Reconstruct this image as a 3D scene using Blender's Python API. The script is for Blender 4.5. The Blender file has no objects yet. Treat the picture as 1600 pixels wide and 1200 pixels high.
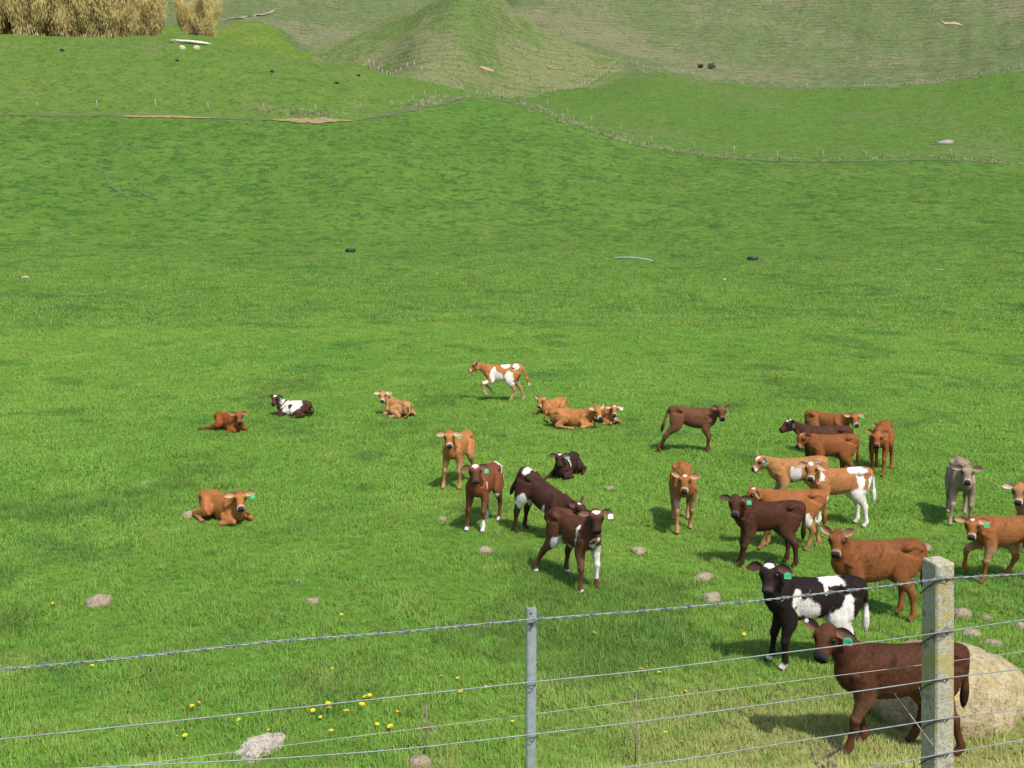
import bpy, bmesh, math, random
import numpy as np
from mathutils import Vector, Matrix
from mathutils.bvhtree import BVHTree
from mathutils.kdtree import KDTree
R = math.radians
random.seed(7)
rng = np.random.default_rng(11)
scene = bpy.context.scene
COL = scene.collection

# ------------------------------------------------------------------ camera, sky, sun, exposure
H = 4.2                                   # eye height above the paddock (photographer stands on a bank)
PITCH = math.atan(250.0 / 1600.0)
FPX = 1600.0
cam_d = bpy.data.cameras.new('camera')
cam_d.sensor_width = 36.0
cam_d.lens = 36.0
cam_d.clip_start = 0.05
cam_d.clip_end = 5000.0
cam = bpy.data.objects.new('camera', cam_d)
cam.location = (0, 0, H)
cam.rotation_euler = (R(90) - PITCH, 0, 0)
COL.objects.link(cam)
scene.camera = cam

SUN_EL = R(57)
SUN_H = Vector((0.52, -0.85, 0)).normalized()
SUN_DIR = Vector((SUN_H.x * math.cos(SUN_EL), SUN_H.y * math.cos(SUN_EL), math.sin(SUN_EL)))
world = bpy.data.worlds.new('World')
scene.world = world
world.use_nodes = True
wn = world.node_tree
wbg = wn.nodes['Background']
sky = wn.nodes.new('ShaderNodeTexSky')
sky.sky_type = 'NISHITA'
sky.sun_disc = False
sky.sun_elevation = SUN_EL
sky.sun_rotation = math.atan2(SUN_H.x, SUN_H.y)
sky.air_density = 1.2
sky.dust_density = 2.5
wn.links.new(sky.outputs[0], wbg.inputs[0])
wbg.inputs[1].default_value = 0.15
sun_d = bpy.data.lights.new('sun', 'SUN')
sun_d.energy = 4.0
sun_d.angle = R(0.6)
sun_d.color = (1.0, 0.95, 0.87)
sun = bpy.data.objects.new('sun', sun_d)
sun.rotation_euler = SUN_DIR.to_track_quat('Z', 'Y').to_euler()
sun.location = SUN_DIR * 60
COL.objects.link(sun)
scene.view_settings.view_transform = 'Standard'
scene.view_settings.look = 'None'
scene.view_settings.exposure = 0.25
scene.view_settings.gamma = 1.0
scene.cycles.max_bounces = 5
scene.cycles.diffuse_bounces = 2
scene.cycles.glossy_bounces = 2
scene.cycles.transmission_bounces = 2
scene.cycles.transparent_max_bounces = 4

# ------------------------------------------------------------------ helpers
CP, SP = math.cos(PITCH), math.sin(PITCH)
def ray(px, py):
    x = (px - 800.0) / FPX
    v = -(py - 600.0) / FPX
    return Vector((x, CP + v * SP, -SP + v * CP)).normalized()

def tag(o, label=None, cat=None, group=None, kind=None):
    if label: o['label'] = label
    if cat: o['category'] = cat
    if group: o['group'] = group
    if kind: o['kind'] = kind
    return o

def mesh_obj(name, verts, faces, mat=None, parent=None, smooth=True, mats=None, mat_idx=None):
    me = bpy.data.meshes.new(name)
    me.from_pydata([tuple(v) for v in verts], [], [tuple(f) for f in faces])
    if mats:
        for m in mats: me.materials.append(m)
        if mat_idx is not None:
            me.polygons.foreach_set('material_index', np.asarray(mat_idx, dtype=np.int32))
    elif mat: me.materials.append(mat)
    if smooth:
        me.polygons.foreach_set('use_smooth', np.ones(len(me.polygons), dtype=bool))
    me.update()
    o = bpy.data.objects.new(name, me)
    COL.objects.link(o)
    if parent: o.parent = parent
    return o

def empty(name, loc=(0, 0, 0), rz=0.0, sc=1.0):
    o = bpy.data.objects.new(name, None)
    o.empty_display_size = 0.2
    o.location = loc
    o.rotation_euler = (0, 0, rz)
    o.scale = (sc, sc, sc)
    COL.objects.link(o)
    return o

def copy_tree(o, parent=None):
    c = o.copy()
    COL.objects.link(c)
    if parent: c.parent = parent
    for ch in list(o.children):
        copy_tree(ch, c)
    return c

class Geo:
    """collects shapes into one mesh"""
    def __init__(s): s.v, s.f, s.m = [], [], []
    def add(s, verts, faces, mi=0):
        b = len(s.v)
        s.v += [Vector(v) for v in verts]
        s.f += [tuple(i + b for i in f) for f in faces]
        s.m += [mi] * len(faces)
    def tube(s, pts, rad, n=6, mi=0, caps=True):
        pts = [Vector(p) for p in pts]
        if not hasattr(rad, '__len__'): rad = [rad] * len(pts)
        rings, up = [], None
        for i, p in enumerate(pts):
            t = (pts[min(i + 1, len(pts) - 1)] - pts[max(i - 1, 0)]).normalized()
            if up is None:
                up = t.orthogonal().normalized()
            up = (up - t * up.dot(t)).normalized()
            sd = t.cross(up)
            rings.append([p + (up * math.cos(2 * math.pi * k / n) + sd * math.sin(2 * math.pi * k / n)) * rad[i] for k in range(n)])
        vs = [v for r in rings for v in r]
        fs = []
        for i in range(len(pts) - 1):
            for k in range(n):
                fs.append((i * n + k, i * n + (k + 1) % n, (i + 1) * n + (k + 1) % n, (i + 1) * n + k))
        if caps:
            fs.append(tuple(reversed(range(n))))
            fs.append(tuple((len(pts) - 1) * n + k for k in range(n)))
        s.add(vs, fs, mi)
    def box(s, c, ax, ay, az, mi=0):
        c, ax, ay, az = Vector(c), Vector(ax), Vector(ay), Vector(az)
        vs = [c + ax * i + ay * j + az * k for i in (-1, 1) for j in (-1, 1) for k in (-1, 1)]
        fs = [(0, 1, 3, 2), (4, 6, 7, 5), (0, 4, 5, 1), (2, 3, 7, 6), (0, 2, 6, 4), (1, 5, 7, 3)]
        s.add(vs, fs, mi)
    def build(s, name, mat=None, parent=None, smooth=True, mats=None):
        return mesh_obj(name, s.v, s.f, mat, parent, smooth, mats, s.m if mats else None)

# --- node helper
class NT:
    def __init__(s, tree): s.t = tree
    def n(s, typ, ins=None, **props):
        nd = s.t.nodes.new(typ)
        for k, v in props.items(): setattr(nd, k, v)
        for k, v in (ins or {}).items():
            sock = nd.inputs[k]
            if isinstance(v, bpy.types.NodeSocket): s.t.links.new(v, sock)
            else: sock.default_value = v
        return nd
    def l(s, a, b): s.t.links.new(a, b)
    def noise(s, vec, scale, detail=3.0, rough=0.55, dist=0.0):
        return s.n('ShaderNodeTexNoise', {'Vector': vec, 'Scale': scale, 'Detail': detail, 'Roughness': rough, 'Distortion': dist}).outputs['Fac']
    def mapr(s, v, a, b, c=0.0, d=1.0, smooth=True):
        return s.n('ShaderNodeMapRange', {'Value': v, 'From Min': a, 'From Max': b, 'To Min': c, 'To Max': d}, interpolation_type='SMOOTHSTEP' if smooth else 'LINEAR').outputs['Result']
    def mix(s, fac, a, b, mode='MIX'):
        nd = s.n('ShaderNodeMix', data_type='RGBA', blend_type=mode)
        for i, v in ((0, fac), (6, a), (7, b)):
            if isinstance(v, bpy.types.NodeSocket): s.l(v, nd.inputs[i])
            else: nd.inputs[i].default_value = v if not isinstance(v, tuple) else (*v[:3], 1.0)
        return nd.outputs[2]
    def math(s, op, a, b=0.0, clamp=False):
        nd = s.n('ShaderNodeMath', operation=op)
        nd.use_clamp = clamp
        for i, v in ((0, a), (1, b)):
            if isinstance(v, bpy.types.NodeSocket): s.l(v, nd.inputs[i])
            else: nd.inputs[i].default_value = v
        return nd.outputs[0]

def new_mat(name):
    m = bpy.data.materials.new(name)
    m.use_nodes = True
    nt = NT(m.node_tree)
    b = m.node_tree.nodes['Principled BSDF']
    return m, nt, b

def simple_mat(name, col, rough=0.7, metal=0.0, var=0.15, scale=30.0, bump=0.0, col2=None, coord='Object'):
    m, nt, b = new_mat(name)
    tc = nt.n('ShaderNodeTexCoord').outputs[coord]
    f = nt.noise(tc, scale, 4.0, 0.6)
    c2 = col2 or tuple(c * (1 - var * 2) for c in col)
    c = nt.mix(nt.mapr(f, 0.3, 0.7), col, c2)
    nt.l(c, b.inputs['Base Color'])
    b.inputs['Roughness'].default_value = rough
    b.inputs['Metallic'].default_value = metal
    if bump:
        bp = nt.n('ShaderNodeBump', {'Height': f, 'Strength': bump, 'Distance': 0.02})
        nt.l(bp.outputs[0], b.inputs['Normal'])
    return m

# --- grass colour shared by ground sheet and blades (world position driven)
def make_pasture_group():
    g = bpy.data.node_groups.new('pasture_colour', 'ShaderNodeTree')
    g.interface.new_socket('Color', in_out='OUTPUT', socket_type='NodeSocketColor')
    nt = NT(g)
    out = nt.n('NodeGroupOutput')
    pos = nt.n('ShaderNodeNewGeometry').outputs['Position']
    sep = nt.n('ShaderNodeSeparateXYZ', {0: pos})
    X, Y = sep.outputs[0], sep.outputs[1]
    big = nt.noise(pos, 0.10, 3.0, 0.5)
    mid = nt.noise(pos, 0.45, 3.0, 0.6)
    fine = nt.noise(pos, 2.6, 3.0, 0.6)
    c = nt.mix(nt.mapr(big, 0.35, 0.65), (0.088, 0.196, 0.021), (0.118, 0.226, 0.028))
    c = nt.mix(nt.math('MULTIPLY', nt.mapr(mid, 0.50, 0.68), 0.6), c, (0.158, 0.262, 0.040))
    c = nt.mix(nt.math('MULTIPLY', nt.mapr(fine, 0.52, 0.75), 0.45), c, (0.178, 0.272, 0.052))
    lush = nt.noise(pos, 0.28, 4.0, 0.65, 0.4)
    c = nt.mix(nt.math('MULTIPLY', nt.mapr(lush, 0.56, 0.66), 0.8), c, (0.036, 0.124, 0.018))
    # straw-coloured, trampled grass towards the boulder at the near right
    mx = nt.mapr(X, -0.3, 2.2)
    my = nt.mapr(Y, 9.6, 7.9)
    sn = nt.noise(pos, 1.6, 4.0, 0.7)
    sm = nt.math('MULTIPLY', nt.math('MULTIPLY', mx, my), nt.mapr(sn, 0.25, 0.52))
    c = nt.mix(nt.math('MULTIPLY', sm, 0.80), c, (0.310, 0.270, 0.120))
    sn2 = nt.noise(pos, 0.9, 4.0, 0.7, 0.3)
    my2 = nt.mapr(Y, 12.0, 7.5)
    c = nt.mix(nt.math('MULTIPLY', nt.math('MULTIPLY', my2, nt.mapr(sn2, 0.54, 0.70)), 0.5), c, (0.260, 0.250, 0.105))
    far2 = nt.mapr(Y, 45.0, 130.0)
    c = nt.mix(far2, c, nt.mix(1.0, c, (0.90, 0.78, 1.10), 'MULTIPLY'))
    nt.l(c, out.inputs[0])
    return g
PASTURE = make_pasture_group()

def pasture_ground_mat():
    m, nt, b = new_mat('pasture_turf')
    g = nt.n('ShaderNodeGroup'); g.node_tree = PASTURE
    pos = nt.n('ShaderNodeNewGeometry').outputs['Position']
    f = nt.noise(pos, 22.0, 4.0, 0.7)
    f2 = nt.noise(pos, 1.3, 4.0, 0.68)
    c = nt.mix(nt.mapr(f, 0.35, 0.65), g.outputs[0], (0.055, 0.14, 0.012), 'MIX')
    c = nt.mix(0.55, g.outputs[0], c)
    # taller tussocks, darker green
    far = nt.mapr(nt.n('ShaderNodeSeparateXYZ', {0: pos}).outputs[1], 30.0, 80.0)
    f3 = nt.noise(pos, 0.8, 5.0, 0.72, 0.6)
    c = nt.mix(nt.math('MULTIPLY', nt.mapr(f2, 0.55, 0.66), 0.75), c, (0.046, 0.118, 0.020))
    c = nt.mix(nt.math('MULTIPLY', nt.math('MULTIPLY', nt.mapr(f3, 0.51, 0.58), far), 0.9), c, (0.034, 0.088, 0.016))
    nt.l(c, b.inputs['Base Color'])
    b.inputs['Roughness'].default_value = 0.95
    b.inputs['Specular IOR Level'].default_value = 0.1
    c = nt.mix(nt.math('MULTIPLY', far, 0.40), c, (0.066, 0.128, 0.024))
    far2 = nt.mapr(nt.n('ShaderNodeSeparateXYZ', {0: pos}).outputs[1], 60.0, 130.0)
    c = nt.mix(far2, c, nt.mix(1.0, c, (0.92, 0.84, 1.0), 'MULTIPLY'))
    h = nt.math('ADD', nt.math('MULTIPLY', f2, 1.0), nt.math('MULTIPLY', f, 0.15))
    bp = nt.n('ShaderNodeBump', {'Height': h, 'Strength': 0.8, 'Distance': 0.35})
    nt.l(bp.outputs[0], b.inputs['Normal'])
    return m

def blade_mat(name, tint=(1, 1, 1), straw=0.12):
    m, nt, b = new_mat(name)
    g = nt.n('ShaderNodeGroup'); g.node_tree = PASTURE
    oi = nt.n('ShaderNodeObjectInfo').outputs['Random']
    at = nt.n('ShaderNodeAttribute', attribute_name='shade').outputs['Fac']
    c = nt.mix(1.0, g.outputs[0], (*tint, 1), 'MULTIPLY')
    c = nt.mix(nt.math('MULTIPLY', nt.math('POWER', at, 1.6), 0.62), c, (0.310, 0.450, 0.120))
    c = nt.mix(nt.math('MULTIPLY', nt.mapr(at, 0.93 - straw * 0.3, 0.98), .8), c, (0.30, 0.29, 0.11))
    hv = nt.n('ShaderNodeHueSaturation', {'Hue': nt.mapr(oi, 0, 1, 0.485, 0.512, False), 'Value': nt.mapr(oi, 0, 1, 0.80, 1.22, False), 'Color': c})
    nt.l(hv.outputs[0], b.inputs['Base Color'])
    b.inputs['Roughness'].default_value = 0.55
    b.inputs['Specular IOR Level'].default_value = 0.25
    gn = nt.n('ShaderNodeNewGeometry').outputs['Normal']
    v1 = nt.n('ShaderNodeVectorMath', {0: gn, 1: (0.5, 0.5, 0.5)}, operation='MULTIPLY')
    v2 = nt.n('ShaderNodeVectorMath', {0: v1.outputs[0], 1: (0, 0, 0.62)}, operation='ADD')
    v3 = nt.n('ShaderNodeVectorMath', {0: v2.outputs[0]}, operation='NORMALIZE')
    nt.l(v3.outputs[0], b.inputs['Normal'])
    tr = nt.n('ShaderNodeBsdfTranslucent', {'Color': hv.outputs[0]})
    mx = nt.n('ShaderNodeMixShader', {0: 0.37, 1: b.outputs[0], 2: tr.outputs[0]})
    nt.l(mx.outputs[0], m.node_tree.nodes['Material Output'].inputs[0])
    return m

def hill_mat(name, g1, g2, dry, dry_amt, stripes=0.0, band=2.4, patch=0.05, ridge=False):
    m, nt, b = new_mat(name)
    pos = nt.n('ShaderNodeNewGeometry').outputs['Position']
    sep = nt.n('ShaderNodeSeparateXYZ', {0: pos})
    big = nt.noise(pos, patch, 4.0, 0.6)
    mid = nt.noise(pos, 0.35, 4.0, 0.7)
    fin = nt.noise(pos, 1.4, 3.0, 0.7)
    c = nt.mix(nt.mapr(mid, 0.35, 0.65), g1, g2)
    dm = nt.mapr(nt.math('ADD', nt.math('MULTIPLY', big, 0.7), nt.math('MULTIPLY', mid, 0.3)), 0.62 - dry_amt * 0.3, 0.72 - dry_amt * 0.3)
    if ridge:      # greener turf along the spur that runs down the front of the knoll
        dx = nt.math('ABSOLUTE', nt.math('ADD', sep.outputs[0], nt.math('MULTIPLY', sep.outputs[1], 0.040)))
        dx = nt.math('ADD', dx, nt.math('MULTIPLY', nt.math('SUBTRACT', big, 0.5), 26.0))
        hi = nt.mapr(sep.outputs[2], 40.0, 70.0, 1.0, 12.0)
        rm_ = nt.mapr(nt.math('SUBTRACT', dx, hi), -6.0, 5.0, 0.15, 1.0)
        dm = nt.math('MULTIPLY', dm, rm_)
    c = nt.mix(nt.math('MULTIPLY', dm, 0.9), c, dry)
    h = nt.math('ADD', nt.math('MULTIPLY', mid, 1.0), nt.math('MULTIPLY', fin, 0.5))
    c = nt.mix(nt.math('MULTIPLY', nt.mapr(fin, 0.52, 0.62), 0.75), c, tuple(x * 0.48 for x in g1))
    fl = nt.noise(pos, 0.62, 5.0, 0.72, 0.6)
    c = nt.mix(nt.math('MULTIPLY', nt.mapr(fl, 0.55, 0.63), 0.6), c, tuple(x * 0.5 for x in g1))
    if stripes:
        w = nt.noise(pos, 0.035, 3.0, 0.6)
        ph = nt.math('ADD', nt.math('MULTIPLY', sep.outputs[2], 2 * math.pi / band), nt.math('MULTIPLY', w, 13.0))
        ph = nt.math('ADD', ph, nt.math('MULTIPLY', mid, 3.0))
        st = nt.math('SINE', ph)
        brk = nt.mapr(nt.noise(pos, 0.12, 4.0, 0.65), 0.42, 0.60)
        lm = nt.math('MULTIPLY', nt.math('MULTIPLY', nt.mapr(st, 0.55, 0.98), brk), stripes)
        c = nt.mix(lm, c, tuple(x * 0.5 for x in dry))
        h = nt.math('SUBTRACT', h, nt.math('MULTIPLY', lm, 1.2))
    nt.l(c, b.inputs['Base Color'])
    b.inputs['Roughness'].default_value = 0.95
    b.inputs['Specular IOR Level'].default_value = 0.1
    bp = nt.n('ShaderNodeBump', {'Height': h, 'Strength': 0.7, 'Distance': 1.0})
    nt.l(bp.outputs[0], b.inputs['Normal'])
    return m

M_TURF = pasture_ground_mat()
M_MOUND = hill_mat('mound_grass', (0.084, 0.152, 0.025), (0.108, 0.178, 0.032), (0.126, 0.162, 0.048), 0.34, patch=0.09)
M_UPPER = hill_mat('upper_paddock_grass', (0.075, 0.144, 0.024), (0.096, 0.168, 0.030), (0.114, 0.152, 0.046), 0.30, patch=0.03)
M_VALLEY = hill_mat('valley_grass', (0.085, 0.150, 0.024), (0.120, 0.190, 0.026), (0.135, 0.185, 0.035), 0.5, patch=0.06)
M_KNOLL = hill_mat('knoll_grass', ridge=True, g1=(0.092, 0.150, 0.036), g2=(0.128, 0.172, 0.054), dry=(0.176, 0.184, 0.084), dry_amt=0.60, stripes=0.38, band=1.7, patch=0.045)
M_HILL = hill_mat('hillside_grass', (0.100, 0.142, 0.050), (0.140, 0.166, 0.070), (0.178, 0.178, 0.096), 0.46, 0.62, 1.7, 0.022)

# ------------------------------------------------------------------ terrain: one sheet of columns, split at its fence lines and crests
def curve(pts):
    """pixel/distance control points -> azimuth, elevation tangent, distance"""
    th, te, dd = [], [], []
    for px, py, d in pts:
        r = ray(px, py)
        hx = math.hypot(r.x, r.y)
        th.append(math.atan2(r.x, r.y)); te.append(r.z / hx); dd.append(d)
    o = np.argsort(th)
    return np.array(th)[o], np.array(te)[o], np.array(dd)[o]
CA = curve([(0, 392, 85), (800, 392, 84), (1600, 400, 82)])
B1 = curve([(-300, 172, 152), (0, 177, 150), (200, 180, 150), (400, 187, 148), (550, 188, 148), (640, 172, 160), (700, 158, 175), (740, 150, 185),
            (800, 158, 182), (850, 172, 172), (900, 193, 162), (1000, 226, 156), (1100, 242, 154), (1200, 249, 154), (1330, 250, 156), (1500, 249, 160), (1600, 257, 160), (1900, 275, 160)])
C2 = curve([(-300, 66, 225), (0, 64, 222), (100, 66, 222), (200, 62, 222), (270, 57, 222), (330, 66, 218), (400, 83, 213), (480, 100, 208), (560, 109, 206),
            (650, 123, 212), (690, 136, 220), (740, 147, 232), (790, 151, 248), (830, 150, 259), (880, 142, 272), (930, 131, 286), (972, 121, 296), (1010, 117, 301), (1060, 120, 302),
            (1120, 128, 298), (1200, 135, 296), (1300, 139, 296), (1400, 136, 300), (1500, 124, 308), (1600, 105, 318), (1900, 60, 330)])
C3 = curve([(-300, 36, 330), (0, 38, 330), (340, 40, 330), (400, 36, 335), (440, 52, 328), (470, 84, 318), (500, 83, 318), (540, 62, 326), (565, 50, 330), (620, 33, 334), (690, 4, 338), (715, -14, 340),
            (740, -22, 341), (765, -12, 340), (785, 6, 340), (805, 24, 338), (870, 58, 335), (940, 86, 332), (970, 92, 330), (1000, 97, 335), (1060, 106, 338), (1200, 122, 336), (1300, 126, 336),
            (1400, 122, 338), (1500, 110, 344), (1600, 90, 352), (1900, 42, 365)])
CV = curve([(-300, 28, 372), (0, 29, 372), (340, 30, 375), (400, 28, 378), (440, 42, 372), (485, 68, 366), (560, 62, 374), (650, 48, 382), (740, 40, 386), (820, 47, 384), (900, 68, 380), (960, 84, 376), (1000, 89, 380),
            (1060, 97, 383), (1200, 112, 381), (1300, 116, 381), (1400, 112, 383), (1500, 100, 389), (1600, 80, 397), (1900, 32, 410)])
HC = [R(a) for a in (-64, -56, -49, -43, -38, -34, -31.5)] + list(np.linspace(R(-30), R(30), 281)) + [R(a) for a in (31.5, 34, 38, 43, 49, 56, 64)]
TH = np.array(HC)
def ev(c, th): return np.interp(th, c[0], c[1]), np.interp(th, c[0], c[2])
def th_of(px, py): r = ray(px, py); return math.atan2(r.x, r.y)
T740, T475, T970 = th_of(740, 150), th_of(485, 95), th_of(972, 95)

def pchip(x, y, xi):
    h = np.diff(x); dl = np.diff(y) / h
    m = np.zeros(len(x))
    for k in range(1, len(x) - 1):
        if dl[k - 1] * dl[k] > 0:
            w1, w2 = 2 * h[k] + h[k - 1], h[k] + 2 * h[k - 1]
            m[k] = (w1 + w2) / (w1 / dl[k - 1] + w2 / dl[k])
    m[0], m[-1] = dl[0], dl[-1]
    i = np.clip(np.searchsorted(x, xi) - 1, 0, len(h) - 1)
    t = (xi - x[i]) / h[i]
    t2, t3 = t * t, t * t * t
    return (2*t3 - 3*t2 + 1) * y[i] + (t3 - 2*t2 + t) * h[i] * m[i] + (-2*t3 + 3*t2) * y[i+1] + (t3 - t2) * h[i] * m[i+1]

_ph = rng.uniform(0, 6.28, (3, 9)); _an = rng.uniform(0, 3.14, (3, 9))
def relief(x, y, wl, k):
    z = np.zeros_like(x)
    for i in range(9):
        f = 2 * math.pi / (wl * (0.6 + 0.12 * i))
        z += np.sin((x * math.cos(_an[k, i]) + y * math.sin(_an[k, i])) * f + _ph[k, i]) / 9 ** 0.5
    return z
NR = [120, 26, 12, 24, 10, 44, 5]          # rows per zone
edges_r = np.concatenate([[0], np.cumsum(NR)])
nrow = edges_r[-1] + 1
ncol = len(TH)
GX = np.zeros((ncol, nrow)); GY = np.zeros((ncol, nrow)); GZ = np.zeros((ncol, nrow))
def sstep(t):
    t = np.clip(t, 0, 1); return t * t * (3 - 2 * t)
for i, th in enumerate(TH):
    ea, da = ev(CA, th); e1, d1 = ev(B1, th); e2, d2 = ev(C2, th); e3, d3 = ev(C3, th)
    z = lambda e, d: H + e * d
    z1, z2, z3 = z(e1, d1), z(e2, d2), z(e3, d3)
    d2 = max(d2, d1 + 8); d3 = max(d3, d2 + 20)
    left = float(sstep((T740 - th) / 0.16))
    dv2 = d2 + min(40, 0.4 * (d3 - d2)); zv2 = z2 - 5.0 * left + (1 - left) * 0.35 * (z3 - z2)
    e6, dv3 = ev(CV, th); zv3 = z(e6, dv3)
    ze4 = ray(800, -170); e4 = ze4.z / math.hypot(ze4.x, ze4.y); d4 = 680.0
    z4 = z(e4, d4); d5, z5 = 900.0, z4 + 10
    cx = np.array([2.0, 12, 28, da, d1, d2, dv2, d3, dv3, d4, d5])
    cz = np.array([0, 0, 0, z(ea, da), z1, z2, zv2, z3, zv3, z4, z5])
    ds = [np.exp(np.linspace(math.log(2.0), math.log(d1), NR[0] + 1))]
    for a, b_, n in ((d1, d2, NR[1]), (d2, dv2, NR[2]), (dv2, d3, NR[3]), (d3, dv3, NR[4]), (dv3, d4, NR[5]), (d4, d5, NR[6])):
        ds.append(np.linspace(a, b_, n + 1)[1:])
    d = np.concatenate(ds)
    zz = pchip(cx, cz, d)
    x, y = d * math.sin(th), d * math.cos(th)
    amp = np.interp(d, [0, 10, 40, 90, 150, 230, 400, 700], [0.012, 0.015, 0.04, 0.10, 0.15, 0.3, 0.9, 1.6])
    zz = zz + amp * relief(x, y, 9.0, 0) * 0.5 + amp * relief(x, y, 34.0, 1)
    kz = np.zeros(nrow); a_, b_e = edges_r[2], edges_r[4]
    kz[a_:b_e + 1] = np.sin(np.linspace(0, math.pi, b_e - a_ + 1)) ** 1.0
    zz = zz + 3.0 * math.exp(-((th + .034) / .055) ** 2) * kz          # spur down the front of the knoll
    zz = zz + 1.5 * sstep((7.25 - y) / 2.9)            # the bank the fence stands on
    GX[i], GY[i], GZ[i] = x, y, zz
VALL = np.stack([GX, GY, GZ], -1).reshape(-1, 3)
fz = {}
for i in range(ncol - 1):
    tm = 0.5 * (TH[i] + TH[i + 1])
    for j in range(nrow - 1):
        zone = int(np.searchsorted(edges_r, j, side='right') - 1)
        if zone == 0: nm = 'pasture'
        elif zone == 1: nm = 'grassy_mound' if tm < T740 else 'upper_paddock'
        elif zone == 2: nm = 'valley' if tm < T475 else ('knoll' if tm < T970 else 'hillside')
        elif zone == 3: nm = 'valley' if tm < T475 else ('knoll' if tm < T970 else 'hillside')
        elif zone == 4: nm = 'knoll' if T475 <= tm < T970 - .04 else 'hillside'
        else: nm = 'hillside'
        a = i * nrow + j
        fz.setdefault(nm, []).append((a, a + nrow, a + nrow + 1, a + 1))
ZM = {'pasture': M_TURF, 'grassy_mound': M_MOUND, 'upper_paddock': M_UPPER, 'valley': M_VALLEY, 'knoll': M_KNOLL, 'hillside': M_HILL}
allf = []
for nm, fs in fz.items():
    used = sorted({k for f in fs for k in f})
    remap = {k: q for q, k in enumerate(used)}
    o = mesh_obj(nm, VALL[used], [[remap[k] for k in f] for f in fs], ZM[nm])
    tag(o, kind='structure')
    allf += fs
BVH = BVHTree.FromPolygons([Vector(v) for v in VALL], allf)
CAMP = Vector((0, 0, H))
def hit(px, py):
    p, n, i, d = BVH.ray_cast(CAMP, ray(px, py), 3000)
    return p
def zat(x, y):
    p, n, i, d = BVH.ray_cast(Vector((x, y, 900)), Vector((0, 0, -1)), 2000)
    return p.z if p else 0.0
def drop(x, y): return Vector((x, y, zat(x, y)))

# draped ribbons: worn tracks, bare soil
M_DIRT = simple_mat('dry_dirt', (0.30, 0.19, 0.10), 0.95, col2=(0.13, 0.13, 0.045), scale=1.2, coord='Object')
M_WHEEL = simple_mat('flattened_grass', (0.072, 0.115, 0.030), 0.9, col2=(0.056, 0.104, 0.021), scale=1.5)
M_PALE = simple_mat('pale_clay', (0.50, 0.42, 0.28), 0.95, scale=0.8, var=0.12)
M_ROUGHSTRIP = simple_mat('rank_grass_strip', (0.090, 0.112, 0.038), 0.95, col2=(0.058, 0.090, 0.021), scale=0.6)
def drape(name, pix, width, mat, lift=0.05, seg=14, jag=0.35):
    P = [hit(*p) for p in pix]
    pts = []
    for a, b_ in zip(P[:-1], P[1:]):
        for k in range(seg): pts.append(a.lerp(b_, k / seg))
    pts.append(P[-1])
    vs, fs = [], []
    for i, p in enumerate(pts):
        t = pts[min(i + 1, len(pts) - 1)] - pts[max(i - 1, 0)]
        t.z = 0; t.normalize()
        nn = Vector((-t.y, t.x, 0))
        e = min(i, len(pts) - 1 - i) / max(1, seg)
        w = width * (0.25 + 0.75 * min(1, e * 1.5)) * (1 + random.uniform(-jag, jag)) * 0.5
        for s in (-1, 0, 1):
            q = p + nn * w * s
            vs.append((q.x, q.y, zat(q.x, q.y) + lift))
        if i:
            for s in (0, 1):
                a = (i - 1) * 3 + s
                fs.append((a, a + 3, a + 4, a + 1))
    return tag(mesh_obj(name, vs, fs, mat), kind='structure')
drape('dirt_track', [(-60, 179), (60, 180), (200, 181), (330, 184), (420, 187), (550, 189)], 1.6, M_ROUGHSTRIP)
drape('bare_soil', [(190, 182), (250, 183), (340, 185)], 1.7, M_DIRT, 0.10)
drape('bare_soil', [(425, 188), (480, 189), (550, 190)], 3.6, M_DIRT, 0.10)
drape('grass_track', [(560, 188), (640, 171), (700, 158), (738, 150)], 2.5, M_ROUGHSTRIP)
drape('grass_track', [(745, 152), (800, 160), (850, 174), (900, 195), (1000, 228), (1100, 244), (1200, 251), (1330, 252), (1500, 250), (1600, 258)], 2.0, M_ROUGHSTRIP)
drape('wheel_track', [(140, 258), (165, 270), (172, 290), (198, 306), (222, 316)], 0.45, M_WHEEL, .05, 14, .6)
drape('wheel_track', [(204, 272), (208, 290), (225, 303), (245, 312)], 0.45, M_WHEEL, .05, 14, .6)
drape('wheel_track', [(186, 216), (190, 226), (184, 232)], 0.45, M_WHEEL, .05, 14, .6)
drape('wheel_track', [(212, 220), (210, 230), (222, 236)], 0.45, M_WHEEL, .05, 14, .6)
drape('hill_track', [(344, 33), (370, 29), (400, 24), (440, 17)], 2.2, M_PALE if False else simple_mat('worn_clay', (0.24, 0.22, 0.14), 0.95, scale=0.4), 0.3)
drape('clay_scar', [(1470, 33), (1488, 37), (1504, 41)], 1.3, simple_mat('slip_clay', (0.5, 0.36, 0.23), 0.95, scale=0.5), 0.3)
drape('clay_scar', [(750, 106), (762, 109), (772, 111)], 1.0, simple_mat('slip_clay', (0.38, 0.28, 0.16), 0.95, scale=0.5), 0.2)
drape('clay_scar', [(853, 101), (862, 107), (872, 109)], 1.0, simple_mat('slip_clay', (0.42, 0.30, 0.17), 0.95, scale=0.5), 0.2)

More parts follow.
